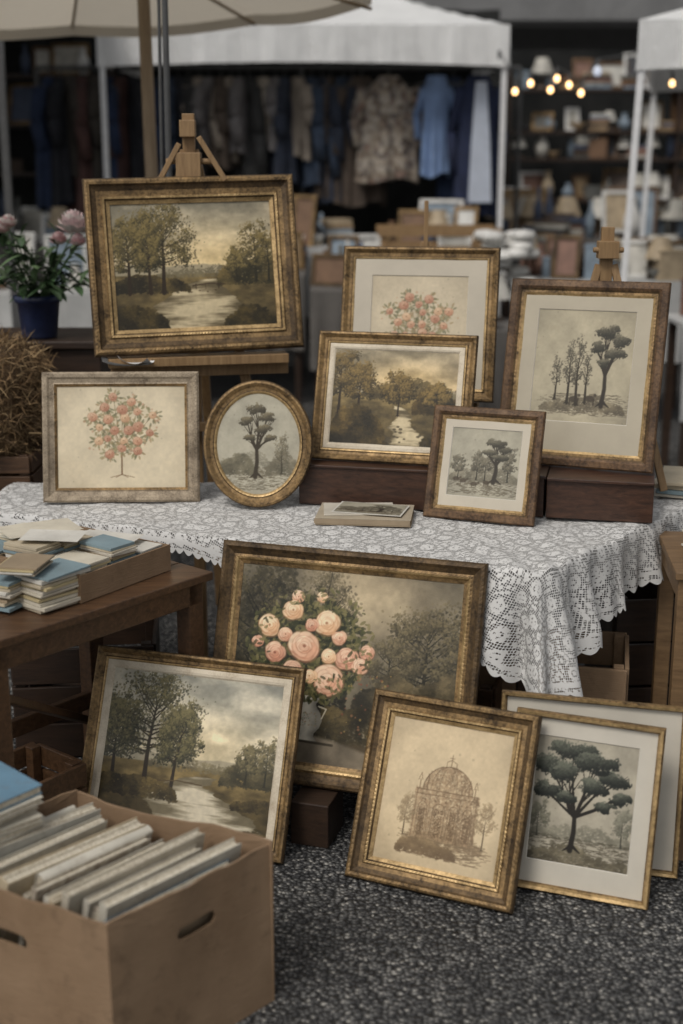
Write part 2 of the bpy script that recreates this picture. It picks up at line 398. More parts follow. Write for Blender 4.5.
        c.tree(.22,.80,.52,.08,(126,108,82),(166,145,112),500,None,1.2,.45,0,.6);c.tree(.86,.80,.46,.08,(126,108,82),(166,145,112),500,None,1.2,.45,0,.6)
        c.mass(.18,.66,.91,.13,(104,86,64),(160,137,102),1000,1.3,.5,seed+3)
    c.grade(var=.02,vig=.12);return c
def rose(c,x,y,R_,cols,ol=.36):
    """overlapping petals: each is a pale crescent with a soft shadow under its inner edge"""
    r=c.r;dk,md,lt=[np.array(k,float) for k in cols]
    c.dab(x,y,R_*.98,dk*.5+md*.5,.95,hard=4)
    ph=r.uniform(0,6)
    for rr,k,ps in((.66,6,.50),(.44,5,.44),(.24,4,.34),(.08,2,.26)):
        ph+=r.uniform(.4,.9)
        for j in range(k):
            t=ph+j*6.283/k+r.uniform(-.3,.3);ct,st=math.cos(t),math.sin(t)
            q=rr*r.uniform(.85,1.15)
            px=x+ct*R_*q;py=y+st*R_*q*.88
            s=R_*ps*r.uniform(.82,1.15);el=r.uniform(1.2,1.6)
            c.dab(px+ct*s*.10,py+st*s*.10+s*.10,s*1.06,dk,ol,el,t+1.57,3)
            sh=.5-.45*st-.22*ct+r.uniform(-.22,.22)
            c.dab(px,py,s*.95,md+(lt-md)*min(1,max(0,sh)),.85,el,t+1.57,3)
            c.dab(px-ct*s*.5,py-st*s*.5,s*.60,dk*.5+md*.5,.42,1.4,t+1.57,1.2)
    c.dab(x+r.uniform(-.05,.05)*R_,y,R_*.13,dk*.85,.7)
def bouquet(w,h,seed):
    c=CV(w,h,seed);r=c.r;yy=(c.Y/h)[...,None]
    n=fbm(h,w,5,5,seed)[...,None]
    c.a[:]=np.array((106,99,84.))*(.55+.9*n)
    gl=np.exp(-(((c.X/w-.58)/.26)**2+((c.Y/h-.10)/.26)**2))[...,None];c.a+=gl*np.array((72,64,52))
    c.mass(-.05,.52,.80,.85,(31,30,23),(98,90,66),3000,2.6,.5,seed+1)
    c.tree(.10,.8,.02,.18,(38,37,28),(104,95,70),1400,None,2.,.5);c.tree(.40,.7,-.05,.16,(50,47,37),(114,104,79),1400,None,2.,.4)
    c.tree(.86,.72,.16,.20,(48,45,35),(124,113,86),3400,None,1.9,.6);c.tree(.70,.72,.30,.12,(58,54,42),(128,117,90),1400,None,1.8,.45)
    c.mass(.55,1.05,.76,.34,(44,41,32),(120,107,80),2400,2.2,.6,seed+2)
    c.mass(.3,1.05,.95,.34,(36,33,24),(102,89,59),2400,2.4,.6,seed+5)
    m=np.clip((c.Y/h-.86)*h/8,0,1)[...,None]*.8;c.a=c.a*(1-m)+np.array((84,73,57.))*(.6+.8*n)*m
    m=np.clip((c.Y/h-(.90-.06*np.sin(c.X/w*5)))*h/5,0,1)[...,None]*.75;c.a=c.a*(1-m)+np.array((156,145,128.))*(.5+.9*n)*m
    X0,Y0=.355,.43
    for i in range(1300):
        a=r.uniform(0,6.28);q=r.random()**.55
        x=(X0-.02+math.cos(a)*.27*q)*w;y=(Y0-.01+math.sin(a)*.27*q)*h
        b=r.choice([(36,40,26),(56,58,38),(92,90,58),(116,110,74),(46,48,34)])
        c.dab(x,y,r.uniform(1.8,3.6),b,.75,2.3,r.uniform(0,3.1),3)
    pk=((164,108,84),(216,168,140),(244,218,192));pe=((180,128,94),(226,186,148),(248,228,198));dp=((150,94,76),(206,150,124),(236,202,176))
    for x,y,q,k in((.27,.15,.024,pk),(.10,.40,.024,dp),(.47,.34,.028,pk),(.60,.40,.030,dp),(.38,.14,.022,pe),(.25,.22,.040,pe),(.15,.31,.044,pe),(.41,.27,.050,pe),
                    (.225,.35,.028,pk),(.51,.44,.044,dp),(.575,.47,.032,pk),(.185,.45,.042,dp),(.315,.40,.058,pk),(.27,.53,.040,dp),(.435,.565,.062,pk),(.34,.29,.026,dp),(.43,.44,.030,pe),(.35,.55,.028,pe)):
        rose(c,x*w,y*h,q*w*1.08,k)
    for i in range(260):
        a=r.uniform(0,6.28);q=.72+.42*r.random()
        x=(X0-.02+math.cos(a)*.26*q)*w;y=(.38+math.sin(a)*.26*q)*h
        c.dab(x,y,r.uniform(1.3,2.8),r.choice([(78,80,50),(108,104,68),(130,122,84),(60,60,40)]),.7,2.3,r.uniform(0,3.1),3)
    # white porcelain vase below the blooms
    VS=[(0,.050),(.06,.046),(.14,.034),(.22,.036),(.36,.056),(.52,.066),(.68,.056),(.82,.034),(.90,.032),(1,.048)]
    for i in range(110):
        t=i/109;y=(.655+.225*t)*h;rr=float(np.interp(t,[a for a,_ in VS],[b for _,b in VS]))
        for k in range(-12,13):
            u=k/12;sh=222-92*max(0,u-.1)**1.1-60*max(0,-u-.35)-10*t;c.dab((X0+rr*u)*w,y,1.6,(sh,sh*.97,sh*.90),.75)
    for q in(-1,1):c.stroke([((X0+q*.05)*w,.70*h),((X0+q*.085)*w,.71*h),((X0+q*.066)*w,.765*h)],1.3,(196,188,168),.85)
    for i in range(60):c.dab((X0+r.uniform(-.045,.045))*w,r.uniform(.735,.81)*h,1.3,r.choice([(160,120,96),(116,126,104),(180,150,110)]),.45)
    c.stroke([((X0-.05)*w,.885*h),((X0+.13)*w,.89*h)],2.6,(50,44,34),.6)
    for i in range(40):
        c.dab((X0+r.uniform(-.09,.09))*w,(.66+r.uniform(-.03,.02))*h,r.uniform(1.5,2.8),r.choice([(60,62,40),(92,90,58),(116,110,74)]),.8,2.3,r.uniform(0,3.1),3)
    for i in range(60):c.dab(r.uniform(.50,.78)*w,r.uniform(.5,.82)*h,r.uniform(1.2,2.4),r.choice([(166,116,88),(180,150,86),(132,76,58)]),.55)
    c.grade(warm=(1.,.985,.955));return c
def blossom(w,h,seed,var):
    c=paper(w,h,seed,(208,194,166) if var=='B' else (194,180,154),.07);r=c.r
    cx,cy,S,T=(.5,.40,.26,.29) if var=='B' else (.5,.48,.34,.28)
    br=(122,98,72)
    base=(.5*w,(.86 if var=='B' else .80)*h)
    c.stroke([base,(.5*w,.55*h)],1.9,br,.8,1.2)
    if var=='B':
        for q in(-.05,.05,-.09,.1):c.stroke([base,(base[0]+q*w,base[1]+.03*h)],.9,br,.55)
    F=[];nF=21
    for i in range(nF):
        a=i*2.4+.4;q=math.sqrt((i+.5)/nF);x=(cx+math.cos(a)*S*q+r.uniform(-.02,.02))*w;y=(cy+math.sin(a)*T*q+r.uniform(-.02,.02))*h
        F.append((x,y));c.stroke([(.5*w,r.uniform(.56,.68)*h),((x+.5*w)/2,(y+.6*h)/2+4),(x,y)],.7,br,.55)
    for x,y in F:
        for k in range(20):
            a=r.uniform(0,6.28);d=r.uniform(6,15);g=r.choice([(120,116,84),(142,134,98),(100,100,74),(150,128,92)])
            c.dab(x+math.cos(a)*d,y+math.sin(a)*d,1.9,g,.65,2.2,a,2.5)
    for x,y in F:
        k=r.choice([((150,100,76),(190,144,114),(218,188,158)),((164,122,92),(200,164,130),(224,198,164)),((140,92,72),(178,130,104),(208,172,144))])
        rose(c,x,y,r.uniform(5.4,8.),k,.5);c.dab(x,y,1.6,(134,98,62),.6)
    for i in range(26):
        a=r.uniform(0,6.28);q=r.uniform(.8,1.2);c.dab((cx+math.cos(a)*S*q)*w,(cy+math.sin(a)*T*q)*h,r.uniform(1.5,2.8),(182,142,114),.6)
    c.grade(var=.02);return c
# ------------------------------------------------------------------ frames
G_dark=gild('bronze_moulding',(.030,.019,.010),(.17,.105,.046),.52,.35)
G_gold=gild('antique_gold_moulding',(.065,.040,.018),(.40,.255,.110),.46,.42,.51)
G_lip=gild('bright_gold_lip',(.16,.10,.038),(.58,.40,.19),.38,.5,.46)
G_wood=gild('walnut_gilt_moulding',(.045,.024,.012),(.20,.112,.052),.5,.2,.53)
G_silv=gild('speckled_champagne_moulding',(.12,.09,.06),(.48,.39,.28),.55,.25,.5,260)
G_pale=gild('pale_liner',(.42,.34,.24),(.66,.58,.45),.6,.05,.42,200)
M_back=wood('backing_board',(.05,.035,.02),(.13,.09,.055),.8)
def matboard(name,col):
    if name in MC:return MC[name]
    n=N(name);v=n.coord();f=n.noise(5,6,v,.65)
    n.base(n.ramp(f,[(.3,tuple(x*.84 for x in col)),(.65,col)]));n.set(Roughness=.6)
    n.b.inputs['Coat Weight'].default_value=.25;n.b.inputs['Coat Roughness'].default_value=.12
    MC[name]=n.m;return n.m
def ring_pts(w,h,ins,oval,step=.004):
    if oval:
        n=220;return [((w/2-ins)*math.cos(2*math.pi*k/n),h/2+(h/2-ins)*math.sin(2*math.pi*k/n)) for k in range(n)]
    x=w/2-ins;y0=ins;y1=h-ins;pts=[]
    nx=max(2,int(w/step));ny=max(2,int(h/step))
    for a,b,n in(((-x,y0),(x,y0),nx),((x,y0),(x,y1),ny),((x,y1),(-x,y1),nx),((-x,y1),(-x,y0),ny)):
        for k in range(n):
            t=k/n;pts.append((a[0]+(b[0]-a[0])*t,a[1]+(b[1]-a[1])*t))
    return pts
def sweep(name,w,h,prof,parent,oval=False,seed=0):
    vs=[];fs=[];mi=[];mats=[]
    f=random.Random(seed);ph=f.uniform(0,6);n=None
    for ins,z,m,orn in prof:
        P=ring_pts(w,h,ins,oval);n=len(P)
        for k,(x,y) in enumerate(P):
            dz=0
            if orn: dz=orn*(abs(math.sin(k*math.pi/3.0))-.5)+orn*.4*math.sin(k*.37+ph)
            dz+=.0004*math.sin(k*.13+ins*90+ph)
            vs.append((x,y,z+dz))
        if m not in mats:mats.append(m)
    for j in range(len(prof)-1):
        for k in range(n):
            a=j*n+k;b=j*n+(k+1)%n;fs.append((a,b,b+n,a+n));mi.append(mats.index(prof[j][2]))
    me=bpy.data.meshes.new(name);me.from_pydata(vs,[],fs)
    for m in mats:me.materials.append(m)
    me.polygons.foreach_set('material_index',mi);me.update()
    o=bpy.data.objects.new(name,me);sc.collection.objects.link(o);o.parent=parent;return o
def profile(style,w):
    k=w/.07
    S={'ornate':[(0,0,G_dark,0),(0,.022,G_dark,0),(.004,.029,G_gold,0),(.010,.033,G_gold,.0011),(.017,.032,G_dark,0),(.022,.024,G_dark,0),(.034,.017,G_gold,0),(.046,.015,G_gold,0),(.050,.020,G_lip,.0013),(.056,.019,G_dark,0),(.060,.012,G_lip,0),(.070,.007,G_lip,0),(.070,.0,G_lip,0)],
       'darkwide':[(0,0,G_dark,0),(0,.024,G_dark,0),(.006,.032,G_dark,.0008),(.016,.034,G_dark,0),(.026,.026,G_dark,0),(.040,.018,G_gold,0),(.048,.021,G_lip,.0014),(.054,.018,G_lip,0),(.060,.010,G_gold,0),(.07,.006,G_lip,0),(.07,0,G_lip,0)],
       'scoop':[(0,0,G_dark,0),(0,.020,G_dark,0),(.006,.028,G_gold,.0008),(.016,.030,G_gold,0),(.024,.024,G_gold,0),(.036,.014,G_gold,0),(.050,.012,G_dark,0),(.056,.016,G_lip,.001),(.063,.014,G_lip,0),(.07,.007,G_lip,0),(.07,0,G_lip,0)],
       'walnut':[(0,0,G_wood,0),(0,.02,G_wood,0),(.006,.026,G_wood,0),(.030,.028,G_wood,0),(.040,.022,G_dark,0),(.048,.016,G_gold,.001),(.058,.016,G_lip,0),(.07,.008,G_lip,0),(.07,0,G_lip,0)],
       'silver':[(0,0,G_dark,0),(0,.02,G_silv,0),(.010,.027,G_silv,.0012),(.025,.026,G_silv,0),(.035,.018,G_silv,0),(.052,.014,G_silv,0),(.058,.017,G_gold,.001),(.07,.008,G_silv,0),(.07,0,G_silv,0)],
       'thin':[(0,0,G_gold,0),(0,.02,G_gold,0),(.015,.026,G_lip,0),(.045,.024,G_lip,0),(.06,.014,G_gold,0),(.07,.010,G_gold,0),(.07,0,G_gold,0)]}[style]
    kz=max(.62,min(1,k*.95))if style!='thin' else .9
    return [(a*k,z*kz,m,o*kz) for a,z,m,o in S]
def picture(name,cv,x0,x1,y0,y1,z,mat,parent,oval=False,gain=1.):
    h,w,_=cv.a.shape
    xs=np.linspace(x0,x1,w);ys=np.linspace(y1,y0,h)
    V=np.zeros((h,w,3),np.float32);V[...,0]=xs[None];V[...,1]=ys[:,None];V[...,2]=z
    idx=np.arange(h*w).reshape(h,w)
    q=np.stack([idx[1:,:-1],idx[1:,1:],idx[:-1,1:],idx[:-1,:-1]],-1).reshape(-1,4)
    if oval:
        cx,cy=(x0+x1)/2,(y0+y1)/2;c=V.reshape(-1,3)[q].mean(1)
        q=q[((c[:,0]-cx)/((x1-x0)/2))**2+((c[:,1]-cy)/((y1-y0)/2))**2<1.0]
    me=bpy.data.meshes.new(name);me.vertices.add(h*w);me.vertices.foreach_set('co',V.ravel())
    nf=len(q);me.loops.add(nf*4);me.loops.foreach_set('vertex_index',q.ravel().astype(np.int32))
    me.polygons.add(nf);me.polygons.foreach_set('loop_start',np.arange(0,nf*4,4,dtype=np.int32));me.update(calc_edges=True)
    ca=me.color_attributes.new('Col','FLOAT_COLOR','POINT')
    c=np.clip(cv.a/255,0,1);L=np.where(c<=.04045,c/12.92,((c+.055)/1.055)**2.4)*gain
    col=np.ones((h*w,4),np.float32);col[:,:3]=np.clip(L,0,.85).reshape(-1,3);ca.data.foreach_set('color',col.ravel())
    me.materials.append(mat);o=bpy.data.objects.new(name,me);sc.collection.objects.link(o);o.parent=parent;return o
M_oil=paint_mat('oil_paint','oil');M_print=paint_mat('aged_print','print')
PX=.0017;GAIN=1.05
def pose(p):
    X,Y,Z,w,h,ya,le,ro=p
    return Matrix.Translation((X,Y,Z))@Matrix.Rotation(D2R(ya),4,'Z')@Matrix.Rotation(D2R(90-le),4,'X')@Matrix.Rotation(D2R(ro),4,'Z')
def framed(name,p,mw,style,painter,kind='oil',liner=0,mat=None,matw=(0,0,0,0),oval=False,seed=1):
    w,h=p[3],p[4];e=empty(name);e.matrix_world=pose(p)
    sweep('moulding',w,h,profile(style,mw),e,oval,seed)
    ins=mw
    if liner:
        sweep('liner',w,h,[(ins-.001,.007,G_pale,0),(ins+liner*.5,.0075,G_pale,0),(ins+liner*.8,.006,G_pale,0),(ins+liner,.003,G_lip,0),(ins+liner,0,G_lip,0)],e,oval);ins+=liner
    b=MB()
    if oval:
        P=ring_pts(w,h,.006,True);b.raw([(x,y,-.001) for x,y in P],[tuple(range(len(P)))],M_back)
    else:b.box((0,h/2,-.003),(w-.012,h-.012,.006),M_back)
    b.build('backing_board',e)
    l,t,r,bo=matw;x0=-w/2+ins-.002;x1=w/2-ins+.002;y0=ins-.002;y1=h-ins+.002
    if mat:
        a0,a1,b0,b1=x0+l,x1-r,y0+bo,y1-t;k=.0015
        vs=[(x0,y0,.006),(x1,y0,.006),(x1,y1,.006),(x0,y1,.006),(a0,b0,.006),(a1,b0,.006),(a1,b1,.006),(a0,b1,.006),(a0+k,b0+k,.0035),(a1-k,b0+k,.0035),(a1-k,b1-k,.0035),(a0+k,b1-k,.0035)]
        m=MB();m.raw(vs,[(0,1,5,4),(1,2,6,5),(2,3,7,6),(3,0,4,7)],mat)
        m.raw(vs,[(4,5,9,8),(5,6,10,9),(6,7,11,10),(7,4,8,11)],matboard('mat_bevel',(.7,.66,.58)))
        m.build('mat_board',e);x0,x1,y0,y1=a0,a1,b0,b1
    W=max(20,int((x1-x0)/PX));Hh=max(20,int((y1-y0)/PX))
    picture('picture',painter(W,Hh),x0,x1,y0,y1,.003,M_oil if kind=='oil' else M_print,e,oval,GAIN)
    return e
mat_c=matboard('cream_mat',(.54,.48,.38));mat_w=matboard('white_mat',(.58,.535,.45));mat_g=matboard('grey_cream_mat',(.45,.395,.295))
framed('framed_landscape_painting',(-.440,4.197,1.091,.651,.541,12.0,13.4,1.1),.078,'ornate',lambda w,h:landscape(w,h,11,'A'))
framed('framed_blossom_tree_print',(-.653,3.892,.688,.463,.386,1.6,13.0,0),.043,'silver',lambda w,h:blossom(w,h,21,'B'),'print')
framed('oval_framed_tree_print',(-.247,3.828,.688,.322,.372,-5.1,12.1,0),.039,'scoop',lambda w,h:etch(w,h,31,'C'),'print',oval=True)
framed('framed_rose_print',(.231,4.197,.940,.494,.479,-12.2,13.4,.2),.041,'scoop',lambda w,h:blossom(w,h,41,'D'),'print',mat=mat_c,matw=(.055,.05,.055,.05))
framed('framed_landscape_painting',(.138,3.862,.813,.477,.384,-15.5,17.8,.1),.037,'scoop',lambda w,h:landscape(w,h,52,'E'),liner=.016)
framed('framed_pasture_print',(.386,3.674,.688,.322,.322,-21.5,19,0.3),.039,'walnut',lambda w,h:etch(w,h,61,'F'),'print',mat=mat_c,matw=(.022,.022,.022,.03))
framed('framed_tree_group_print',(.670,3.811,.813,.460,.541,-22.6,15.6,.4),.047,'walnut',lambda w,h:etch(w,h,71,'G'),'print',mat=mat_g,matw=(.042,.040,.042,.085))
framed('framed_rose_bouquet_painting',(-.023,3.159,.120,.706,.610,-17.4,17.1,-.1),.057,'darkwide',lambda w,h:bouquet(w,h,81))
framed('framed_landscape_painting',(-.417,3.077,0,.576,.482,-17.7,23.6,.3),.034,'scoop',lambda w,h:landscape(w,h,93,'I'),liner=.02)
framed('framed_church_etching',(.205,2.853,0,.421,.456,-24.8,24.5,.4),.058,'ornate',lambda w,h:etch(w,h,101,'J'),'print')
framed('framed_oak_tree_print',(.548,2.848,0,.347,.424,-17.7,14.5,-1.2),.016,'thin',lambda w,h:etch(w,h,111,'K'),'print',mat=mat_w,matw=(.040,.042,.040,.055))
framed('framed_blank_mat_print',(.596,2.985,0,.449,.416,-13.4,12.1,-.3),.014,'thin',lambda w,h:paper(w,h,121,(180,176,160)),'print',mat=mat_w,matw=(.06,.06,.06,.06))
# ------------------------------------------------------------------ tables, cloth
W_mid=wood('brown_wood',(.040,.020,.010),(.17,.088,.042),.42)
W_dark=wood('dark_wood',(.018,.010,.006),(.06,.032,.018),.45)
W_easel=wood('easel_beech',(.20,.115,.05),(.42,.27,.13),.55,6,2)
linen=cloth_like('table_undercloth',(.25,.24,.225),.9,.2)
P_=Vector((.492,3.185,0));FLp=Vector((-1.079,3.806,0));BR=Vector((1.09,3.946,0));BLb=Vector((-1.035,4.142,0));BRb=Vector((1.177,4.207,0))
def perim():
    d1=(P_-FLp).normalized();d2=(BR-P_).normalized();r=.06
    pts=[];A=P_-d1*r;B=P_+d2*r
    for k in range(160):pts.append(FLp+(A-FLp)*k/160)
    for k in range(24):
        t=k/24;pts.append(A*(1-t)**2+P_*2*t*(1-t)+B*t*t)
    for k in range(111):pts.append(B+(BR-B)*k/110)
    return pts
PT=perim();NP=len(PT)
nor=[]
for k in range(NP):
    d=(PT[min(NP-1,k+1)]-PT[max(0,k-1)]).normalized();nor.append(Vector((d.y,-d.x,0)))
for _ in range(5):nor=[(nor[max(0,k-1)]+nor[k]+nor[min(NP-1,k+1)]).normalized() for k in range(NP)]
arc=[0]
for k in range(1,NP):arc.append(arc[-1]+(PT[k]-PT[k-1]).length)
sP=(P_-FLp).length
def drop(s):
    xs=[0,.70,1.0,1.3,sP-.13,sP-.02,sP+.05,sP+.27,sP+.60,9];ys=[.05,.055,.12,.16,.22,.33,.31,.21,.16,.13];return float(np.interp(s,xs,ys))
TOPZ=.686;NT=34;NH=36
vs=[];uv=[];hem=[];fs=[]
for k in range(NP):
    t=k/(NP-1);Bp=BLb+(BRb-BLb)*t;C=PT[k];s=arc[k];L=drop(s)
    for j in range(NT+1):
        q=j/NT;p=Bp+(C-Bp)*q
        near_c=math.exp(-((p-P_).length/.28)**2)
        z=TOPZ+.0022*math.sin(p.x*23+p.y*11)+.0018*math.sin(p.x*9-p.y*31)+.001*math.sin(p.x*61+p.y*47)+.005*near_c*(1+math.sin(s*70))*q
        vs.append((p.x,p.y,z));uv.append((p.x,p.y));hem.append((s,1.+(1-q)))
    n=nor[k]
    behind=1/(1+math.exp((s-(sP-.20))*30))   # cloth pressed flat behind the leaning rose painting
    for j in range(1,NH+1):
        q=L*j/NH;f=q/.3
        fold=(.030*math.sin(s*34+1.5*math.sin(s*7))+.016*math.sin(s*71+2*math.sin(s*5)))*(1-.85*behind)
        cf=math.exp(-((s-sP)/.10)**2)
        a=.010*(1-math.exp(-q/.012))+.06*f*.35*(1-.8*behind)+fold*min(1,f*1.5)+cf*.045*f+.030*f*cf*math.sin(s*110)
        zz=TOPZ-q*.985+.004*(1-min(1,q/.01))
        p=C+n*a;tg=Vector((-n.y,n.x,0));p=p+tg*(.014*f*math.sin(s*50+1))
        vs.append((p.x,p.y,zz));u=C+n*q;uv.append((u.x,u.y));hem.append((s,L-q))
st=NT+1+NH
for k in range(NP-1):
    for j in range(st-1):
        a=k*st+j;fs.append((a,a+1,a+1+st,a+st))
me=bpy.data.meshes.new('lace_tablecloth');me.from_pydata(vs,[],fs)
for nm,D in(('UVMap',uv),('hem',hem)):
    L_=me.uv_layers.new(name=nm);li=np.zeros(len(me.loops),np.int32);me.loops.foreach_get('vertex_index',li)
    L_.data.foreach_set('uv',np.array(D,np.float32)[li].ravel())
me.polygons.foreach_set('use_smooth',[True]*len(fs))
n=N('white_lace');U=n.add('ShaderNodeUVMap',uv_map='UVMap').outputs[0];HM=n.add('ShaderNodeUVMap',uv_map='hem').outputs[0]
sx=n.add('ShaderNodeSeparateXYZ');n.link(HM,sx.inputs[0]);hs,hd=sx.outputs[0],sx.outputs[1]
su=n.add('ShaderNodeSeparateXYZ');n.link(U,su.inputs[0]);ux,uy=su.outputs[0],su.outputs[1]
def thread(e,pitch,t):
    return n.math('LESS_THAN',n.math('ABSOLUTE',n.math('SINE',n.math('MULTIPLY',e,math.pi/pitch))),t)
net=n.math('MAXIMUM',thread(n.math('ADD',ux,uy),.0088,.44),thread(n.math('SUBTRACT',ux,uy),.0088,.44))
d=n.vor(15,U,'F1',.75,dim='2D')
ringm=n.math('GREATER_THAN',n.math('SINE',n.math('MULTIPLY',d,38)),-.2)
pet=n.math('LESS_THAN',n.vor(64,n.mapping(U,(1,1.35,1),(0,0,.5)),'F1',.7,dim='2D'),.40)
inner=n.math('LESS_THAN',d,.33)
motif=n.math('MULTIPLY',inner,n.math('MAXIMUM',ringm,pet))
leaf=n.math('MULTIPLY',pet,n.math('GREATER_THAN',d,.44))
band=n.math('LESS_THAN',n.math('ABSOLUTE',n.math('SUBTRACT',hd,.035)),.006)
edge=n.math('LESS_THAN',hd,.016)
scal=n.math('ABSOLUTE',n.math('SINE',n.math('MULTIPLY',hs,math.pi/.026)))
cut=n.math('GREATER_THAN',hd,n.math('MULTIPLY',n.math('SUBTRACT',1.,scal),.012))
al=n.math('MAXIMUM',n.math('MAXIMUM',net,motif),n.math('MAXIMUM',leaf,n.math('MAXIMUM',band,edge)))
al=n.math('MULTIPLY',al,cut)
n.link(al,n.b.inputs['Alpha']);n.base((.63,.62,.60));n.set(Roughness=.9)
me.materials.append(n.m);o=bpy.data.objects.new('lace_tablecloth',me);sc.collection.objects.link(o)
t=MB()
top=[FLp,P_,BR,BRb,BLb];ctr=sum(top,Vector())/5
sh=[p+(ctr-p).normalized()*.014 for p in top]
t.raw([(p.x,p.y,.661) for p in sh]+[(p.x,p.y,.680) for p in sh],[(4,3,2,1,0),(5,6,7,8,9)]+[(k,(k+1)%5,5+(k+1)%5,5+k) for k in range(5)],linen)
for x,y in((-.92,3.88),(.49,3.33),(1.0,4.0),(-.9,4.05)):t.box((x,y,.330),(.05,.05,.660),W_dark)
t.build('display_table')
r_=MB();W_mah=wood('mahogany_riser',(.018,.008,.005),(.11,.050,.028),.4)
a=Vector((-.142,3.866));b=Vector((.872,3.641));dd=(b-a).normalized();ang=math.atan2(dd.y,dd.x);nn=Vector((-dd.y,dd.x))
c=(a+b)/2+nn*.15;Lr=(b-a).length
M=Matrix.Translation((c.x,c.y,.7505))@Matrix.Rotation(ang,4,'Z')
r_.box((-Lr*.14,0,-.004),(Lr*.69,.29,.113),W_mah,M=M);r_.box((-Lr*.14,0,.057),(Lr*.70,.305,.008),W_mah,M=M);r_.box((Lr*.355,-.006,-.004),(Lr*.285,.30,.108),W_mah,M=M);r_.box((Lr*.355,-.008,.0555),(Lr*.285,.318,.009),W_mah,M=M)
r_.build('wooden_riser_box',bevel=.002)
s=MB();Rc=Vector((-.330,3.323,0));Lc=Vector((-.782,2.788,0));e1=(Rc-Lc).normalized();Ls=(Rc-Lc).length
M=Matrix.Translation(Lc)@Matrix.Rotation(math.atan2(e1.y,e1.x),4,'Z')
dp=.50
for k in range(4):s.box((Ls/2,dp*(k+.5)/4,.639),(Ls,dp/4-.002,.022),W_mid,M=M)
s.box((Ls/2,.03,.597),(Ls-.05,.02,.06),W_mid,M=M);s.box((Ls-.03,dp/2,.597),(.02,dp-.06,.06),W_mid,M=M);s.box((.03,dp/2,.597),(.02,dp-.06,.06),W_mid,M=M)
for x,y in((.045,.045),(Ls-.045,.045),(.045,dp-.045),(Ls-.045,dp-.045)):s.box((x,y,.314),(.05,.05,.628),W_mid,M=M)
s.beam(M@Vector((.05,.05,.50)),M@Vector((Ls-.05,dp-.05,.12)),.03,.02,W_mid)
s.box((Ls/2,dp-.06,.2),(Ls-.06,.02,.05),W_mid,M=M)
s.build('small_wooden_table',bevel=.003)
# ------------------------------------------------------------------ cardboard + papers
cb=N('cardboard');v=cb.coord();f=cb.noise(4,5,v);w_=cb.noise(30,3,cb.mapping(v,(1,1,12)));st2=cb.noise(14,6,v,.7)
c=cb.mix(cb.math('MULTIPLY',w_,.35),cb.ramp(f,[(.3,(.20,.125,.068)),(.7,(.32,.215,.13))]),(.16,.095,.052))
cb.base(cb.mix(cb.ramp(st2,[(.54,0.),(.72,.6)]),c,(.11,.068,.036)));cb.set(Roughness=.85);cb.bump(cb.math('ADD',w_,cb.math('MULTIPLY',f,2.)),.003,.5);M_card=cb.m
def papermat(name,col,spots=.3):
    if name in MC:return MC[name]
    q=N(name);v=q.coord();f=q.noise(9,5,v);g=q.noise(34,6,v,.75)
    c=q.ramp(f,[(.3,tuple(x*.72 for x in col)),(.7,col)])
    q.base(q.mix(q.ramp(g,[(.52,0.),(.7,spots)]),c,(.16,.10,.055)));q.set(Roughness=.7);MC[name]=q.m;return q.m
PAP=[papermat('paper_%d'%k,c,.15) for k,c in enumerate([(.66,.60,.48),(.54,.46,.33),(.68,.65,.58),(.44,.37,.27),(.60,.55,.46),(.22,.30,.33),(.34,.26,.17),(.56,.46,.26)])]
def stack(mb,cx,cy,z,w,d,n,th,rz,seed,jit=.01,M=None,wob=.12):
    r=random.Random(seed)
    for k in range(n):
        t=th*r.uniform(.6,1.4);mb.box((cx+r.uniform(-jit,jit),cy+r.uniform(-jit,jit),z+t/2),(w*r.uniform(.9,1),d*r.uniform(.9,1),t*.82),r.choice(PAP),rz=rz+r.uniform(-wob,wob),rx=r.uniform(-.01,.01),ry=r.uniform(-.012,.012),M=M);z+=t
    return z
def curled(mb,cx,cy,z,w,d,rz,mat,M,curl=.02,seed=0):
    r=random.Random(seed);n=10;vs=[];c_,s_=math.cos(rz),math.sin(rz);p1,p2=r.uniform(0,6),r.uniform(0,6)
    for i in range(n+1):
        for j in range(n+1):
            u,v=i/n-.5,j/n-.5
            zz=z+curl*((abs(u)*2)**2.5*.6*(.5+.5*math.sin(p1+v*3))+(abs(v)*2)**3*.5*(.5+.5*math.sin(p2+u*3)))
            vs.append((cx+u*w*c_-v*d*s_,cy+u*w*s_+v*d*c_,zz))
    mb.raw(vs,[(i*(n+1)+j,(i+1)*(n+1)+j,(i+1)*(n+1)+j+1,i*(n+1)+j+1) for i in range(n) for j in range(n)],mat,M)
MT=Matrix.Translation((-.706,3.318,.652))@Matrix.Rotation(D2R(56),4,'Z')
e=empty('cardboard_tray_of_papers')
tr=MB();tw,td=.325,.415
tr.box((0,0,.002),(tw,td,.004),M_card,M=MT)
for c,dm in(((0,-td/2,.034),(tw,.005,.068)),((0,td/2,.036),(tw,.005,.072)),((-tw/2,0,.036),(.005,td,.072)),((tw/2,0,.033),(.005,td,.066))):tr.box(c,dm,M_card,M=MT)
tr.build('tray',e)
pp=MB()   # many small booklets in uneven stacks
rr_=random.Random(17)
for cx_,cy_,w_b,d_b,n_,th_ in((.105,-.135,.09,.12,13,.0055),(.01,-.135,.09,.12,16,.006),(-.095,-.135,.10,.12,15,.0055),(.10,-.005,.10,.12,11,.006),(-.01,.0,.10,.12,17,.0055),(-.11,.0,.09,.12,18,.006),(.09,.125,.11,.13,10,.006),(-.02,.13,.10,.12,15,.006),(-.11,.135,.08,.11,14,.006)):
    stack(pp,cx_,cy_,.005,w_b,d_b,n_,th_,rr_.uniform(-.12,.12),rr_.randint(0,999),.004,MT,.07)
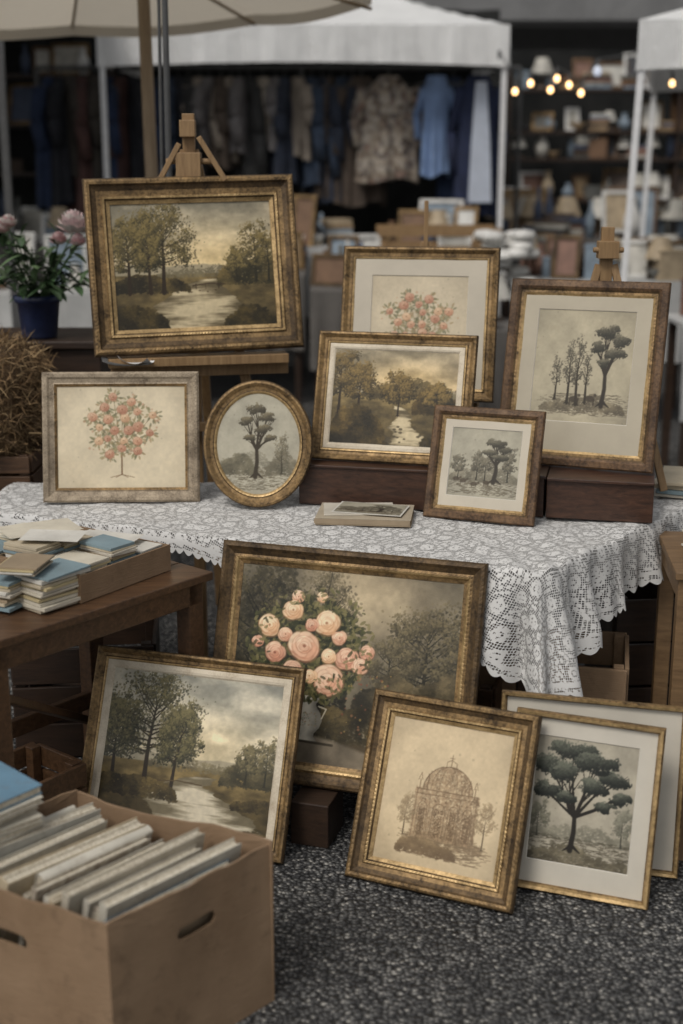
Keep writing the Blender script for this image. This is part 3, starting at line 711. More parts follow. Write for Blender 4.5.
curled(pp,-.03,.06,.112,.13,.19,1.1,PAP[0],MT,.004,3);curled(pp,-.07,-.03,.1165,.10,.15,.5,PAP[2],MT,.004,4);curled(pp,.085,-.08,.083,.10,.14,.3,PAP[2],MT,.004,2)
pp.build('old_papers',e)
bs=MB();MS=Matrix.Translation((-.735,3.065,.652))@Matrix.Rotation(D2R(50),4,'Z')
stack(bs,0.03,-.03,0,.15,.11,11,.008,.05,11,.007,MS,.08);stack(bs,-.04,.05,0,.13,.11,10,.007,.3,12,.007,MS,.08)
stack(bs,-.02,.0,.092,.12,.10,4,.006,.5,13,.006,MS,.1)
bs.build('booklet_stack')
MP=Matrix.Translation((.068,3.70,.6905))@Matrix.Rotation(D2R(-8),4,'Z')
e=empty('old_book');bp_=MB();edge_m=N('book_page_edges');v=edge_m.coord();wv=edge_m.noise(160,3,v);edge_m.base(edge_m.ramp(wv,[(.3,(.38,.32,.23)),(.55,(.60,.54,.43)),(.7,(.70,.65,.55))]));edge_m.set(Roughness=.8);edge_m.bump(wv,.001,.6)
bp_.box((0,0,.0105),(.256,.156,.015),edge_m.m,rz=.03,M=MP);bp_.box((0,0,.0015),(.268,.168,.003),PAP[6],rz=.03,M=MP);bp_.box((0,0,.0195),(.268,.168,.003),PAP[3],rz=.03,M=MP);bp_.box((0,-.083,.0105),(.268,.003,.0145),PAP[6],rz=.03,M=MP)
bp_.box((-.02,.01,.0235),(.20,.13,.004),PAP[4],rz=.16,M=MP)
bp_.build('book',e,bevel=.001)
cp=bpy.data.objects.new('card',None);sc.collection.objects.link(cp);cp.parent=e;cp.matrix_world=MP@Matrix.Translation((.015,.005,.0262))@Matrix.Rotation(-.12,4,'Z')
picture('postcard_picture',etch(110,66,131,'F'),-.095,.095,-.055,.055,.002,M_print,cp,False,1.)
m=MB();m.box((0,0,.0006),(.20,.12,.0012),PAP[2]);m.build('postcard',cp)
rb=MB();MR=Matrix.Translation((1.068,4.01,.691))@Matrix.Rotation(D2R(-20),4,'Z');stack(rb,0,0,0,.19,.24,4,.015,0,14,.01,MR);rb.build('book_stack',bevel=.001)
# ------------------------------------------------------------------ foreground carton of books
near=Vector((-.418,2.144,0));E1=Vector((.28,.296,0));E2=Vector((-.435,.225,0));HB=.36
e=empty('cardboard_box_of_books')
def wall(a,b,hole):
    n=64;L=(b-a).length;hc=(.5*L,.74*HB);hw,hh=.050,.014
    out=[];inn=[]
    for k in range(n):
        t=2*math.pi*k/n;cx,sx_=math.cos(t),math.sin(t)
        inn.append((hc[0]+(hw-hh)*(1 if cx>0 else -1)*min(1,abs(cx)*3)+hh*cx,hc[1]+hh*sx_))
        m=max(abs(cx),abs(sx_));ux,uy=cx/m,sx_/m
        out.append((hc[0]+ux*(L-hc[0] if ux>0 else hc[0]),hc[1]+uy*(HB-hc[1] if uy>0 else hc[1])))
    nrm=Vector(((b-a).y,-(b-a).x,0)).normalized()
    def W(p):
        q=a+(b-a)*(p[0]/L);wv=(.007*math.sin(p[0]*14)+.002*math.sin(p[0]*43+1))*(p[1]/HB)**2
        return q+nrm*wv+Vector((0,0,p[1]+(.005*math.sin(p[0]*11+1)+.0015*math.sin(p[0]*57))*(p[1]/HB)))
    mb=MB();FR=[0,.12,.25,.4,.6,.8,1];rings=[[tuple(W((i[0]+(o[0]-i[0])*f,i[1]+(o[1]-i[1])*f))) for i,o in zip(inn,out)] for f in FR]
    V=[p for r in rings for p in r];F=[]
    for j in range(len(FR)-1):
        for k in range(n):F.append((j*n+k,j*n+(k+1)%n,(j+1)*n+(k+1)%n,(j+1)*n+k))
    if not hole:F.append(tuple(range(n)))
    mb.raw(V,F,M_card);o=mb.build('panel',e);sd=o.modifiers.new('s','SOLIDIFY');sd.thickness=.005;sd.offset=1
    if hole:
        tb=MB();k=[W((hc[0]-hw*.8,hc[1]+hh)),W((hc[0]+hw*.8,hc[1]+hh))];inw=-nrm*.02-Vector((0,0,.012))
        tb.raw([k[0],k[1],k[1]+inw,k[0]+inw],[(0,1,2,3)],M_card);tb.build('tab',e)
c0,c1,c2,c3=near,near+E1,near+E1+E2,near+E2
wall(c0,c1,True);wall(c3,c0,True);wall(c1,c2,False);wall(c2,c3,False)
fl=MB();z6=Vector((0,0,.006));fl.raw([c0+z6,c1+z6,c2+z6,c3+z6],[(0,1,2,3)],M_card);fl.build('bottom',e)
BC=[papermat('cover_%d'%k,c,.4) for k,c in enumerate([(.56,.52,.43),(.16,.17,.19),(.62,.58,.49),(.34,.29,.22),(.16,.23,.29),(.50,.45,.36),(.34,.25,.16),(.58,.48,.33)])]
mbl=N('marbled_cover');v=mbl.coord();mbl.base(mbl.ramp(mbl.noise(30,6,v,.7,1.5),[(.3,(.14,.11,.09)),(.45,(.38,.32,.25)),(.6,(.54,.50,.42)),(.75,(.26,.22,.18))]));mbl.set(Roughness=.5);BC[3]=mbl.m
u1=E1.normalized();a1=math.atan2(u1.y,u1.x)
nw=Vector((-u1.y,u1.x,0))
bk=random.Random(4)
def book(mb,pos,L,T,Hh,tilt,cov,rz=0,spine_up=False,pitch=0):
    M=Matrix.Translation(pos)@Matrix.Rotation(a1+rz,4,'Z')@Matrix.Rotation(tilt,4,'X')@Matrix.Rotation(pitch,4,'Y')
    nl=max(3,int(T/.0035));r=random.Random(int(T*1e5)+int(Hh*1e4))
    for k in range(nl):
        y=-T/2+T*(k+.5)/nl;mb.box((r.uniform(-.002,.002),y,(Hh-r.uniform(0,.004))/2),(L-r.uniform(0,.004),T/nl*.86,Hh-r.uniform(0,.006)),edge_m.m,M=M)
    ov=.002
    for sgn in(-1,1):mb.box((0,sgn*(T/2+.0009),Hh/2),(L+ov*2,.0016,Hh+ov*2),cov,M=M)
    if spine_up:
        n=8;vs=[]
        for k in range(n+1):
            t=math.pi*k/n
            for x in(-L/2-ov,L/2+ov):vs.append((x,math.cos(t)*(T/2+.0025),Hh+ov+math.sin(t)*.007))
        mb.raw(vs,[(2*k,2*k+1,2*k+3,2*k+2) for k in range(n)],cov,M)
    else:mb.box((-L/2-ov,0,Hh/2),(.002,T+.003,Hh+ov*2),cov,M=M)
pos_t=.022;kx=0
wid=E2.dot(nw)
order=[6,4,0,3,2,5,7,0,2,3,5,2,7,3,0,4,2,0,5,2]
while pos_t<wid-.035:
    T=[.012,.010,.020,.028,.013,.018,.011,.024,.014][kx%9];tilt=D2R(13+bk.uniform(-3,3))
    Hh=bk.uniform(.265,.295);sh_=Hh*math.sin(tilt)
    frac=pos_t/wid
    base=near+E1*.5+E2*frac+u1*bk.uniform(-.02,.02)
    ct=base+nw*sh_ if pos_t+sh_<wid-.02 else base
    if ct is base: tilt=D2R(3)
    L_b=bk.uniform(.27,.335)
    z0=bk.uniform(.045,.080)+.02*frac
    mb=MB();book(mb,(ct.x,ct.y,z0),L_b,T,Hh,tilt,BC[order[kx%20]],bk.uniform(-.03,.03),kx%4==3,D2R(bk.uniform(-2,2)));mb.build('book',e)
    pos_t+=(T+.0045)/math.cos(tilt);kx+=1
pm_=MB()
for k,(t_,cv_) in enumerate([(.016,BC[2]),(.012,BC[0]),(.018,BC[5]),(.014,BC[2]),(.02,papermat('faded_blue_cover',(.13,.24,.33),.3))]):
    M=Matrix.Translation((-.735+bk.uniform(-.008,.008),2.445+bk.uniform(-.008,.008),.385+sum([.018,.014,.020,.016,.022][:k])))@Matrix.Rotation(a1+bk.uniform(-.1,.1),4,'Z')@Matrix.Rotation(D2R(4),4,'X')
    pm_.box((0,0,t_/2),(.21,.145,t_*.8),edge_m.m,M=M);pm_.box((0,0,t_*.93),(.216,.151,.002),cv_,M=M);pm_.box((0,0,.0012),(.216,.151,.002),cv_,M=M)
pm_.build('magazine_pile',e)
# ------------------------------------------------------------------ easels
ez=MB()
ez.beam((-.48,4.38,0.0),(-.474,4.35,1.81),.038,.024,W_easel);ez.beam((-.487,4.36,1.70),(-.86,4.28,0),.032,.02,W_easel);ez.beam((-.461,4.36,1.70),(-.10,4.28,0),.032,.02,W_easel)
ez.beam((-.474,4.38,1.70),(-.47,4.96,0),.03,.02,W_easel);ez.box((-.447,4.205,1.068),(.56,.075,.028),W_easel,rz=D2R(12));ez.box((-.447,4.25,1.035),(.56,.03,.05),W_easel,rz=D2R(12))
ez.box((-.474,4.33,1.656),(.076,.05,.075),W_easel);ez.box((-.474,4.325,1.765),(.048,.04,.05),W_easel);ez.tube((-.545,4.33,1.667),(-.40,4.33,1.667),.009,W_easel);ez.beam((-.65,4.32,.83),(-.30,4.32,.83),.03,.02,W_easel,side=(0,0,1))
ez.beam((-.44,4.31,1.74),(-.36,4.31,1.61),.016,.014,W_easel);ez.beam((-.50,4.31,1.72),(-.57,4.31,1.60),.016,.014,W_easel)
ez.build('artist_easel',bevel=.002)
ez=MB()
ez.beam((.267,4.35,.0),(.267,4.35,1.547),.013,.011,W_easel);ez.box((.24,4.24,.926),(.39,.065,.022),W_easel,rz=D2R(-12))
ez.beam((.262,4.36,1.42),(.055,4.29,0),.022,.016,W_easel);ez.beam((.272,4.36,1.42),(.48,4.27,0),.022,.016,W_easel);ez.beam((.267,4.36,1.42),(.27,4.70,0),.022,.016,W_easel)
ez.build('artist_easel',bevel=.002)
ez=MB()
ez.beam((.78,4.066,.812),(.785,4.055,1.482),.037,.022,W_easel);ez.box((.785,4.044,1.417),(.06,.044,.05),W_easel);ez.beam((.763,4.055,1.373),(.61,3.99,.812),.022,.015,W_easel);ez.beam((.807,4.055,1.373),(.96,3.90,.72),.022,.015,W_easel)
ez.tube((.74,4.033,1.417),(.83,4.033,1.417),.008,W_easel)
ez.build('artist_easel',bevel=.002)
tg=MB();MW=papermat('tag_white',(.75,.75,.74),.05);MTg=Matrix.Translation((-.66,4.13,1.06));curled(tg,0,0,.0,.15,.055,.25,MW,MTg,.03,3);curled(tg,.03,-.01,.01,.10,.05,-.3,MW,MTg,.03,5);tg.build('price_tag')
bl=MB();bl.box((-.062,3.14,.059),(.10,.13,.118),W_dark,rz=-.3);bl.box((.20,3.06,.059),(.10,.13,.118),W_dark,rz=-.3);bl.build('wooden_block',bevel=.003)
def crate(name,x,y,w,d,h,rz,m,z0=0,slats=3):
    mb=MB();t_=.012;M=Matrix.Translation((x,y,z0))@Matrix.Rotation(rz,4,'Z')
    mb.box((0,0,.01),(w-.03,d-.03,.02),m,M=M)
    for j in range(slats):
        zc=h*(j+.5)/slats
        mb.box((0,-d/2,zc),(w,t_,h/slats-.010),m,M=M);mb.box((0,d/2,zc),(w,t_,h/slats-.010),m,M=M);mb.box((-w/2,0,zc),(t_,d-.03,h/slats-.010),m,M=M);mb.box((w/2,0,zc),(t_,d-.03,h/slats-.010),m,M=M)
    for sx_ in(-1,1):
        for sy in(-1,1):mb.box((sx_*(w/2-.022),sy*(d/2-.022),h/2),(.028,.028,h-.004),m,M=M)
    mb.build(name,bevel=.002)
for a_ in[(-.75,3.75,.4,.3,.34,.1,W_dark),(-.05,3.75,.45,.32,.40,-.3,W_dark),(.60,3.62,.42,.3,.34,-.2,M_card),(.95,3.95,.3,.3,.42,.1,W_dark),(-.80,3.13,.22,.2,.20,.9,W_mid),(.30,3.55,.3,.25,.3,-.3,W_mid)]:crate('storage_crate',*a_)
cs=MB();MCs=Matrix.Translation((.80,3.03,0))@Matrix.Rotation(D2R(-25),4,'Z')@Matrix.Rotation(D2R(-10),4,'X')
cs.box((0,0,.16),(.20,.010,.32),M_card,M=MCs);cs.box((.02,.016,.13),(.22,.008,.26),M_card,M=MCs);cs.build('cardboard_sheet')
e=empty('side_table');st_=MB();M=Matrix.Translation((.865,3.33,0))@Matrix.Rotation(D2R(-6),4,'Z')
W_tan=wood('tan_wood',(.13,.075,.035),(.30,.185,.09),.5)
st_.box((.35,.2,.635),(.7,.4,.022),W_tan,M=M);st_.box((.35,.02,.594),(.62,.02,.058),W_tan,M=M);st_.box((.02,.2,.594),(.02,.32,.058),W_tan,M=M)
for x,y in((.03,.03),(.67,.03),(.03,.37),(.67,.37)):st_.box((x,y,.312),(.042,.042,.623),W_tan,M=M)
st_.build('table',e,bevel=.003)
sp_=MB();stack(sp_,.16,.16,.6465,.19,.26,9,.006,.1,51,.01,M,.1);stack(sp_,.42,.18,.6465,.2,.26,7,.006,-.1,52,.01,M,.1);sp_.build('paper_stacks',e)
# ------------------------------------------------------------------ left: crate, dried grass, potted flowers
cr=MB();MCr=Matrix.Translation((-1.28,4.41,0))
for x in(-.3,.3):
    for y in(-.2,.2):cr.box((x,y,.305),(.05,.05,.61),W_mid,M=MCr)
cr.box((0,0,.617),(.7,.5,.02),W_mid,M=MCr)
cr.build('wooden_stand')
crate('wooden_crate',-1.27,4.40,.54,.36,.13,0,W_mid,.628,2)
hay=[cloth_like('dried_grass_%d'%k,c,.9,.4) for k,c in enumerate([(.22,.14,.068),(.11,.068,.034),(.33,.23,.12)])]
g=MB();hx,hy,hz_=-1.24,4.40,.752
g.lathe((hx,hy,hz_),[(.19,-.1),(.23,.12),(.235,.24),(.2,.31),(0.01,.34)],hay[1],28,.05,9)
for k in range(8000):
    a=R.uniform(0,6.283);z=R.uniform(0,.36);rr=.26*(1 if z<.26 else math.sqrt(max(.02,1-((z-.26)/.105)**2)));rr*=R.uniform(.78,1.06)
    p=Vector((hx+rr*math.cos(a),hy+rr*math.sin(a),hz_+z));dv=Vector((math.cos(a)*R.uniform(0,.4)+R.uniform(-.6,.6),math.sin(a)*R.uniform(0,.4)+R.uniform(-.6,.6),R.uniform(-.7,.6))).normalized()*R.uniform(.03,.07)
    wd=Vector((R.uniform(-1,1),R.uniform(-1,1),R.uniform(-1,1))).normalized()*.0022
    g.raw([p-wd,p+wd,p+dv*.6+wd*.8+Vector((0,0,.004)),p+dv,p+dv*.6-wd*.8+Vector((0,0,.004))],[(0,1,2,3,4)],hay[R.choice([0,0,1,2])])
g.build('dried_grass_bundle')
ps=MB();ps.box((-1.11,4.98,.508),(.5,.36,1.016),W_dark);ps.box((-1.11,4.98,1.031),(.54,.40,.028),W_dark);ps.build('plant_stand',bevel=.004)
e=empty('potted_peony');px_,py_,pz_=-1.09,4.88,1.046
pt=MB();pm=cloth_like('blue_glaze',(.018,.026,.065),.3,.5,9)
pt.lathe((px_,py_,pz_),[(.0,0),(.059,0),(.063,.01),(.076,.126),(.086,.131),(.088,.152),(.078,.154),(.074,.126),(0,.122)],pm,28);pt.build('pot',e,smooth=True)
lf=MB();LM=[cloth_like('leaf_%d'%k,c,.5,.3) for k,c in enumerate([(.04,.08,.03),(.07,.12,.05),(.03,.055,.022)])]
def leafblade(mb,p,d,L,w,m,droop=.3):
    d=d.normalized();sd=d.cross(Vector((0,0,1)));sd=sd.normalized() if sd.length>.01 else Vector((1,0,0));up=sd.cross(d)
    vs=[];k=6
    for i in range(k+1):
        t=i/k;ww=w*math.sin(math.pi*min(1,t*.96+.04))**.8;q=p+d*L*t-Vector((0,0,1))*droop*L*t*t
        vs+=[q-sd*ww+up*ww*.3,q,q+sd*ww+up*ww*.3]
    fs=[]
    for i in range(k):
        a=3*i;fs+=[(a,a+1,a+4,a+3),(a+1,a+2,a+5,a+4)]
    mb.raw(vs,fs,m)
for k in range(44):
    a=R.uniform(0,6.28);L=R.uniform(.10,.28);tp=Vector((px_+math.cos(a)*L*.8,py_+math.sin(a)*L*.6,pz_+.16+R.uniform(.02,.22)))
    b0=Vector((px_,py_,pz_+.12));lf.tube(b0,tp,.003,LM[2],.0015,5)
    for j in range(5):
        q=b0.lerp(tp,R.uniform(.45,1));leafblade(lf,q,Vector((R.uniform(-1,1),R.uniform(-1,1),R.uniform(-.2,.8))),R.uniform(.05,.10),R.uniform(.010,.017),R.choice(LM))
lf.build('leaves',e)
pf=MB();PK=[cloth_like('petal_%d'%k,c,.6,.15) for k,c in enumerate([(.58,.36,.36),(.68,.52,.51),(.68,.62,.58)])]
for (x,y,z,r_,m0) in((-.935,4.80,1.425,.052,1),(-1.00,4.86,1.38,.03,0),(-1.20,4.86,1.42,.035,2),(-1.17,4.84,1.44,.03,2),(-.92,4.80,1.38,.028,0)):
    c=Vector((x,y,z));pf.tube((px_,py_,pz_+.12),c,.003,LM[0],.002,5)
    for i in range(40):
        t=i/40;a=i*2.4;el=1.4-1.7*t;dv=Vector((math.cos(a)*math.cos(el),math.sin(a)*math.cos(el),math.sin(el)))
        q=c+dv*r_*.35;leafblade(pf,q,dv+Vector((0,0,.5)),r_*.9,r_*.42,PK[m0] if i%3 else PK[(m0+1)%3],-.3)
pf.build('blooms',e)
# ------------------------------------------------------------------ ground
gm=N('asphalt');v=gm.coord()
wp=gm.n.new('ShaderNodeTexNoise');wp.inputs['Scale'].default_value=60;wp.inputs['Detail'].default_value=2;gm.link(v,wp.inputs['Vector'])
wv_=gm.n.new('ShaderNodeVectorMath');wv_.operation='MULTIPLY_ADD';gm.link(wp.outputs[1],wv_.inputs[0]);wv_.inputs[1].default_value=(.012,.012,0);gm.link(v,wv_.inputs[2])
vc=gm.n.new('ShaderNodeTexVoronoi');vc.voronoi_dimensions='2D';vc.inputs['Scale'].default_value=100;gm.link(wv_.outputs[0],vc.inputs['Vector'])
sp=gm.add('ShaderNodeSeparateColor');gm.link(vc.outputs['Color'],sp.inputs[0])
stone=gm.ramp(sp.outputs[0],[(.0,(.035,.035,.037)),(.40,(.085,.084,.084)),(.72,(.16,.158,.152)),(.9,(.26,.25,.235)),(1,(.46,.44,.40))])
edge_=gm.ramp(vc.outputs['Distance'],[(.22,1.),(.60,.15)])
c=gm.mix(1.,stone,edge_,'MULTIPLY');big=gm.noise(1.6,5,v);c=gm.mix(1.,c,gm.ramp(big,[(.3,.75),(.7,1.25)]),'MULTIPLY')
gm.base(c);gm.link(gm.ramp(sp.outputs[1],[(0.,.6),(1.,.95)]),gm.b.inputs['Roughness']);gm.bump(gm.math('SUBTRACT',1.,vc.outputs['Distance']),.009,1.)
g=MB();g.raw([(-60,-20,0),(60,-20,0),(60,90,0),(-60,90,0)],[(0,1,2,3)],gm.m);g.build('asphalt_ground')
# ------------------------------------------------------------------ canopies
def fabric(name,col,trans=.35):
    if name in MC:return MC[name]
    q=N(name);v=q.coord();f=q.noise(3,4,v);q.base(q.ramp(f,[(.3,tuple(x*.85 for x in col)),(.7,col)]));q.set(Roughness=.8)
    tl=q.add('ShaderNodeBsdfTranslucent');tl.inputs[0].default_value=(*col,1);ms=q.add('ShaderNodeMixShader');ms.inputs[0].default_value=trans
    q.link(q.b.outputs[0],ms.inputs[1]);q.link(tl.outputs[0],ms.inputs[2]);q.link(ms.outputs[0],q.out.inputs[0]);q.bump(q.noise(8,4,v),.02,.6);MC[name]=q.m;return q.m
F_w=fabric('white_canvas',(.80,.80,.79),.15);F_b=fabric('beige_canvas',(.70,.63,.52),.5);F_g=fabric('grey_canvas',(.20,.20,.20),.1)
M_pole=cloth_like('white_painted_steel',(.68,.68,.68),.4,.08);cloth_like('dark_metal',(.07,.07,.07),.4,.2)
def tent(name,loc,yaw,W_,D_,zb,zt,zp,fab,lean=0):
    e=empty(name);e.location=(*loc,0);e.rotation_euler=(0,0,D2R(yaw));x0=y0=0;x1=W_;y1=D_
    m=MB();nx=24
    def zr(u,v):
        q=1-max(abs(u-.5),abs(v-.5))*2;return zt+(zp-zt)*q-.05*math.sin(math.pi*q)
    for i in range(nx):
        for j in range(nx):
            m.raw([(x1*a/nx,y1*b/nx,zr(a/nx,b/nx)) for a,b in((i,j),(i+1,j),(i+1,j+1),(i,j+1))],[(0,1,2,3)],fab)
    def val(a,b):
        n=60;vs=[]
        for k in range(n+1):
            t=k/n;px=a[0]+(b[0]-a[0])*t;py=a[1]+(b[1]-a[1])*t;sag=.03*math.sin(math.pi*t)
            wv=.012*math.sin(k*.7)+.008*math.sin(k*1.9);vs+=[(px,py,zt),(px+wv,py-.004+wv,zb+sag)]
        m.raw(vs,[(2*k,2*k+1,2*k+3,2*k+2) for k in range(n)],fab)
    val((x0,y0),(x1,y0));val((x1,y0),(x1,y1));val((x0,y1),(x1,y1));val((x0,y0),(x0,y1))
    m.build('canopy',e)
    p=MB()
    for x,y in((x0+.03,y0+.03),(x1-.03,y0+.03),(x0+.03,y1-.03),(x1-.03,y1-.03)):
        p.beam((x-lean,y,0),(x,y,zt-.01),.035,.035,M_pole)
    p.build('poles',e)
tent('white_market_tent',(-1.72,10),0,2.90,3,2.27,2.55,3.15,F_w)
tent('white_market_tent',(1.56,7.5),-14,3,2.9,2.11,2.36,3.0,F_w,.07)
tent('grey_market_tent',(-1.5,14),0,7.5,4,2.9,3.2,4.2,F_g)
u=MB();cx,cy,cz=-1.05,6.0,2.62;n=8;rad=1.22;vs=[(cx,cy,cz)];nk=n*6
for ring in range(1,9):
    for k in range(nk):
        t=2*math.pi*(k/nk)+.25;seg=(k%6)/6;sc_=math.cos(math.pi/n)/math.cos((seg-.5)*2*math.pi/n)
        r_=rad*ring/8*sc_;z=cz-.30*(ring/8)**1.15-.03*math.sin(math.pi*seg)*(ring/8);vs.append((cx+r_*math.cos(t),cy+r_*math.sin(t),z+.05*(r_*math.cos(t)/rad)))
fs=[(0,1+k,1+(k+1)%nk) for k in range(nk)]
for ring in range(7):
    for k in range(nk):
        a=1+ring*nk;fs.append((a+k,a+nk+k,a+nk+(k+1)%nk,a+(k+1)%nk))
u.raw(vs,fs,F_b);o0=1+7*nk
rim=[vs[o0+k] for k in range(nk)];u.raw([p for q in rim for p in(q,(q[0],q[1],q[2]-.05))],[(2*k,2*k+1,2*((k+1)%nk)+1,2*((k+1)%nk)) for k in range(nk)],F_b)
W_pole=wood('umbrella_pole_wood',(.24,.17,.10),(.44,.34,.23),.5,6,2)
u.tube((-.80,cy,0),(-.83,cy,cz-.05),.027,W_pole,n=16);u.tube((-.83,cy,cz-.10),(cx,cy,cz),.02,W_pole)
for k in range(n):
    t=2*math.pi*k/n+.25;u.tube((cx,cy,cz-.03),(cx+rad*math.cos(t),cy+rad*math.sin(t),cz-.32),.008,W_pole)
u.build('market_umbrella')
mp=MB();mp.tube((-.62,4.9,0),(-.60,4.9,2.6),.011,MC['dark_metal']);mp.tube((-.645,4.92,0.9),(-.62,4.92,2.6),.006,MC['dark_metal']);mp.build('display_pole')
# ------------------------------------------------------------------ clothes rail
def garment(x,y,z,yaw,w,L,mat,sleeve=.5,mat2=None,seed=0,flare=1.1,sr=.06):
    r=random.Random(seed);mb=MB();n=40;rows=16;k1=r.randint(5,8);ph=r.uniform(0,6)
    M=Matrix.Translation((x,y,z))@Matrix.Rotation(yaw,4,'Z');vs=[]
    for j in range(rows+1):
        t=j/rows
        hw=(.07 if j==0 else (w/2*min(1,.55+t*7) if t<.07 else w/2*(.92-.10*math.sin(math.pi*min(1,t*1.6))+(flare-1)*t+.04)))
        dp=.05+.05*min(1,t*4)
        zz=-.04-L*t-(0 if j else -.03)
        for i in range(n):
            a=2*math.pi*i/n;f=1+(.10*t+.02)*math.sin(k1*a+ph)+.07*t*math.sin((k1+4)*a+2*ph)
            sl=-.07*abs(math.cos(a))*(1 if j in(1,2) else .3)*(1-t)
            vs.append((hw*math.cos(a)*f,dp*math.sin(a)*f*(1+.35*math.sin(9*a+ph)*t),zz+sl*min(1,j)+.02*math.sin(3*a+ph)*t))
    mb.raw(vs,[(j*n+i,j*n+(i+1)%n,(j+1)*n+(i+1)%n,(j+1)*n+i) for j in range(rows) for i in range(n)],mat,M)
    if mat2:
        mb.raw([( -.04,-.135,-.06),(.04,-.135,-.06),(w*.24,-.15,-L*.5),(w*.30,-.17,-L*.93),(-w*.28,-.17,-L*.93),(-w*.22,-.15,-L*.5)],[(0,1,2,3,4,5)],mat2,M)
    for sg in(-1,1):
        Ls=L*sleeve;p0=Vector((sg*(w/2-.03),0,-.10));p1=Vector((sg*(w/2+.04),.01,-.12-Ls*.5));p2=Vector((sg*(w/2+.02),-.02,-.12-Ls))
        for a,b,ra,rb in((p0,p1,sr,sr*.85),(p1,p2,sr*.85,sr*.75)):mb.tube(M@a,M@b,ra,mat,rb,12)
    h=MC['dark_metal'];mb.tube(M@Vector((0,0,-.04)),M@Vector((0,0,.05)),.004,h,n=6);mb.tube(M@Vector((-.17,0,-.08)),M@Vector((0,0,-.035)),.006,h,n=6);mb.tube(M@Vector((.17,0,-.08)),M@Vector((0,0,-.035)),.006,h,n=6)
    return mb.build('hanging_garment',smooth=True)
RZ=2.24;RY=10.7
rl=MB();rl.tube((-2.3,RY,RZ+.06),(1.35,RY,RZ+.06),.016,MC['dark_metal'])
for x in(-2.3,-.3,1.35):rl.tube((x,RY,0),(x,RY,RZ+.06),.018,MC['dark_metal'])
rl.build('clothes_rail')
GC=[cloth_like('fabric_%d'%k,c,.9,.4,8) for k,c in enumerate([(.014,.015,.02),(.022,.028,.045),(.04,.034,.028),(.016,.028,.065),(.07,.052,.04),(.03,.03,.03),(.03,.045,.075),(.07,.035,.03)])]
GL=[cloth_like('fabric_light_%d'%k,c,.9,.25,8) for k,c in enumerate([(.32,.28,.23),(.26,.22,.18),(.38,.35,.31),(.14,.13,.13)])]
x=-2.2;k=0
while x<.12:
    light=(-1.15<x<-.30 and k%3!=0)
    garment(x,RY,RZ,D2R(90+R.uniform(-28,28)),R.uniform(.38,.5),R.uniform(.62,1.0) if not light else R.uniform(.4,.62),R.choice(GL) if light else R.choice(GC),R.uniform(.4,.7),None,k);x+=R.uniform(.06,.11);k+=1
fl_=N('floral_fabric');v=fl_.coord();cc=fl_.vor(26,v,'F1',1,'Color');sp2=fl_.add('ShaderNodeSeparateColor');fl_.link(cc,sp2.inputs[0]);fl_.base(fl_.ramp(sp2.outputs[0],[(.0,(.05,.035,.03)),(.3,(.26,.21,.16)),(.6,(.36,.32,.27)),(.85,(.12,.10,.09)),(1,(.20,.13,.10))]));fl_.set(Roughness=.9)
garment(.35,RY-.25,RZ,D2R(6),.40,.72,fl_.m,.55,None,101,1.2)
garment(.70,RY-.28,RZ,D2R(-8),.22,.68,cloth_like('light_blue_cotton',(.17,.25,.42),.9,.2,8),.5,None,102,1.05,.038)
garment(1.00,RY-.36,RZ,D2R(4),.30,.98,cloth_like('navy_cotton',(.015,.022,.055),.9,.3,8),.6,cloth_like('pale_blue_cotton',(.46,.50,.58),.9,.1,8),103,1.1,.045)
garment(.15,RY-.1,RZ,D2R(30),.4,.9,GC[4],.5,None,104);garment(.85,RY,RZ,D2R(80),.4,.9,GC[3],.5,None,105)
# ------------------------------------------------------------------ backdrop
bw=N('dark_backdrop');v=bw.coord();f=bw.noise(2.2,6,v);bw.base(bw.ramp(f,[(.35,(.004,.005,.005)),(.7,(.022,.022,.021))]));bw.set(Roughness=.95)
m=MB();m.box((0,19.2,3.5),(40,.3,7),bw.m);m.build('dark_wall')
m=MB()
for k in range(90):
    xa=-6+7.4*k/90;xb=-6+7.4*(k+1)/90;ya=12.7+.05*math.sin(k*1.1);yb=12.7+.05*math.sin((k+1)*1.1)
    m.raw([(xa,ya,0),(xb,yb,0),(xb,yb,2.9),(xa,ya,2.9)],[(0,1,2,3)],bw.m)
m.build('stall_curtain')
m=MB();m.raw([(-6.5,7.6,2.75),(-1.75,7.6,2.75),(-1.75,12.7,3.2),(-6.5,12.7,3.2)],[(0,1,2,3)],F_g)
for x in(-6.4,-1.85):
    for y in(7.7,12.6):m.box((x,y,1.37),(.04,.04,2.74),MC['dark_metal'])
m.build('stall_awning')
